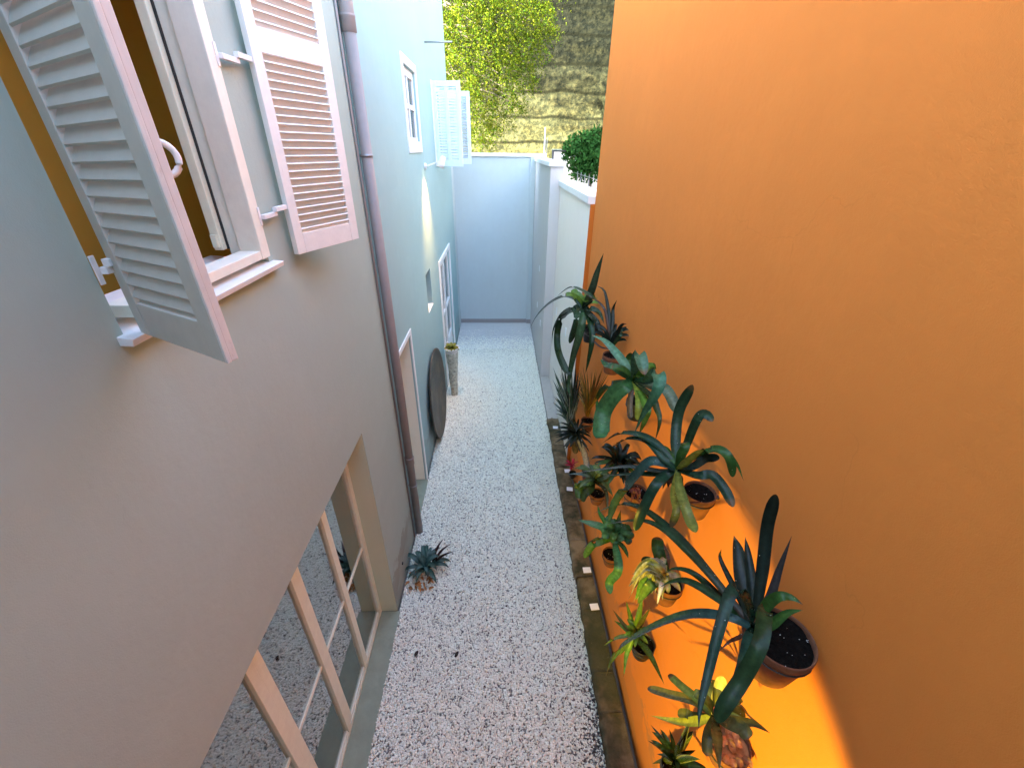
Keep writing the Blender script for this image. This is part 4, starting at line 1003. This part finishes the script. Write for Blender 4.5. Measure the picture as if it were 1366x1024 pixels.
for (a, b2, Y, rp) in blobs:
    c = np.array(at(a, b2, Y=Y)); r = rp * Y / 515
    lb.tube(spline([(-2.2, 16.4, c[2] + .8 * r + .3), tuple((c + np.array([-2.0, 16.4, c[2] + 1])) / 2), tuple(c)], 6), [.05, .045, .04, .03, .02, .015, .008], 6)
    n_ = int(1050 * (rp / 20) ** 1.7) + 120
    # each spray is made of hanging twigs
    tw_ = max(5, n_ // 16)
    d_ = rng.normal(size=(tw_, 3)); d_ /= np.linalg.norm(d_, axis=1)[:, None]
    s0 = c + d_ * (r * rng.random(tw_) ** .7)[:, None] * np.array([1, 1.1, 1])
    for k in range(16):
        t_ = k / 16
        off = rng.normal(size=(tw_, 3)) * .035 + np.stack([d_[:, 0] * .22 * t_, d_[:, 1] * .22 * t_, -.25 * t_ + .1 * d_[:, 2] * t_], 1) * min(1.2, r / .3 + .35)
        P.append(s0 + off); Sz.append(.032 + .042 * rng.random(tw_))
        tone = (.75 + .5 * rng.random(tw_))[:, None]; yl = rng.random(tw_)[:, None]
        Cl.append(tone * ((1 - yl) * np.array([.032, .085, .005]) + yl * np.array([.13, .145, .006])))
lb.build('branches', simple('twig bark', (.12, .10, .07), .9), tr)
quads_foliage('crown', np.concatenate(P), np.concatenate(Sz), np.concatenate(Cl), tr, M['tree_leaf'])

sb = empty('dark_shrub', 'dense dark green shrub behind the low white wall', 'shrub')
P = []; Cl = []; Sz = []
for (a, b2, Y, rp) in ((778, 205, 14, 22), (765, 198, 14, 12), (790, 195, 14.2, 16), (785, 222, 13.8, 18), (775, 222, 13.9, 12), (795, 215, 14.2, 18), (800, 190, 14.4, 12), (758, 203, 14, 6), (768, 186, 14, 6), (796, 178, 14.3, 7), (753, 212, 13.9, 4), (768, 234, 13.8, 6), (783, 183, 14.1, 6), (752, 196, 14, 3)):
    c = np.array(at(a, b2, Y=Y)); r = rp * Y / 515; n_ = int(500 * (rp / 15) ** 2)
    d_ = rng.normal(size=(n_, 3)); d_ /= np.linalg.norm(d_, axis=1)[:, None]
    P.append(c + d_ * (r * rng.random(n_) ** .4)[:, None]); Sz.append(.07 + .07 * rng.random(n_)); Cl.append((.7 + .6 * rng.random(n_))[:, None] * np.array([.03, .10, .02]))
quads_foliage('foliage', np.concatenate(P), np.concatenate(Sz), np.concatenate(Cl), sb, M['tree_leaf'], 0)
q = MB(); q.tube(spline([(2.75, 14, -.05), (2.7, 14, 2), (2.75, 14, 4.4)], 8), .06, 8); q.build('stem', M['trunk'], sb)
nw = empty('neighbour_wall', 'small white wall of the neighbouring plot behind the low coping', 'wall')
q = MB(); q.box(1.75, 8, 15.6, 15.85, -.05, 4.95); q.build('wall', M['white_wall'], nw, .01)
q = MB(); q.box(1.72, 8, 15.57, 15.88, 4.952, 5.0); q.build('coping', M['concrete'], nw, .005)
pz = empty('aerial_pole', 'thin pale pole standing behind the corner of the back wall', 'pole')
a = at(726, 203, Y=13.6); b2 = at(726, 170, Y=13.6)
q = MB(); q.tube([(a.x, 13.6, -.05), (a.x, 13.6, b2.z)], .016, 8); q.build('shaft', M['white_plastic'], pz)
q = MB(); q.box(a.x + .06, a.x + .075, 13.59, 13.61, 4.6, b2.z - .25); q.box(a.x - .01, a.x + .07, 13.595, 13.605, 4.9, 4.92); q.build('side_bar', M['metal'], pz)
pz = at(741, 204, Y=12.9)
q = MB(); q.tube([(pz.x, 13.5, -.05), (pz.x, 13.5, 4.98)], .03, 8); q.tube([(pz.x, 13.5, 4.95), (pz.x + .35, 13.5, 4.95)], .02, 8); tag(q.build('fence_post', M['dark_metal']), 'dark bent metal post beside the white neighbouring wall', 'post')
fe = empty('railing', 'thin pale railing behind the low white wall under the shrub', 'railing')
for i in range(9):
    q = MB(); yy = 6.3 + i * .42; q.tube([(1.62, yy, -.05), (1.62, yy, 4.60)], .005, 6); q.build('bar', M['metal'], fe)
q = MB(); q.tube([(1.62, 6.1, 4.56), (1.62, 10, 4.56)], .004, 6); q.build('rail', M['metal'], fe)

# ------------------------------------------------------------------ light
SE = R(30)
sd = Vector((-.85, -.52, 0)).normalized() * math.cos(SE); sd.z = math.sin(SE)     # towards the sun
wd = bpy.data.worlds.new('World'); sc.world = wd; wd.use_nodes = True
nt = wd.node_tree; bg = nt.nodes['Background']; sky = nt.nodes.new('ShaderNodeTexSky'); sky.sky_type = 'NISHITA'; sky.sun_disc = False
sky.sun_elevation = SE; sky.sun_rotation = math.atan2(sd.x, sd.y); sky.air_density = 1.0; sky.dust_density = 1.5; sky.ozone_density = 0.0
nt.links.new(sky.outputs[0], bg.inputs[0]); bg.inputs[1].default_value = .15
sl = bpy.data.lights.new('sun', 'SUN'); sl.energy = 4.5; sl.angle = R(.5); sl.color = (1, .93, .82)
so = bpy.data.objects.new('sun', sl); COL.objects.link(so); so.rotation_euler = sd.to_track_quat('Z', 'Y').to_euler(); so.location = (0, 0, 30)

sc.view_settings.view_transform = 'Standard'; sc.view_settings.look = 'None'; sc.view_settings.gamma = 1; sc.view_settings.use_curve_mapping = False
sc.view_settings.exposure = 4.15
sc.render.engine = 'CYCLES'; cy = sc.cycles
cy.use_denoising = True
try: cy.denoiser = 'OPENIMAGEDENOISE'
except Exception: pass
cy.max_bounces = 10; cy.diffuse_bounces = 6; cy.transparent_max_bounces = 12; cy.sample_clamp_indirect = 10
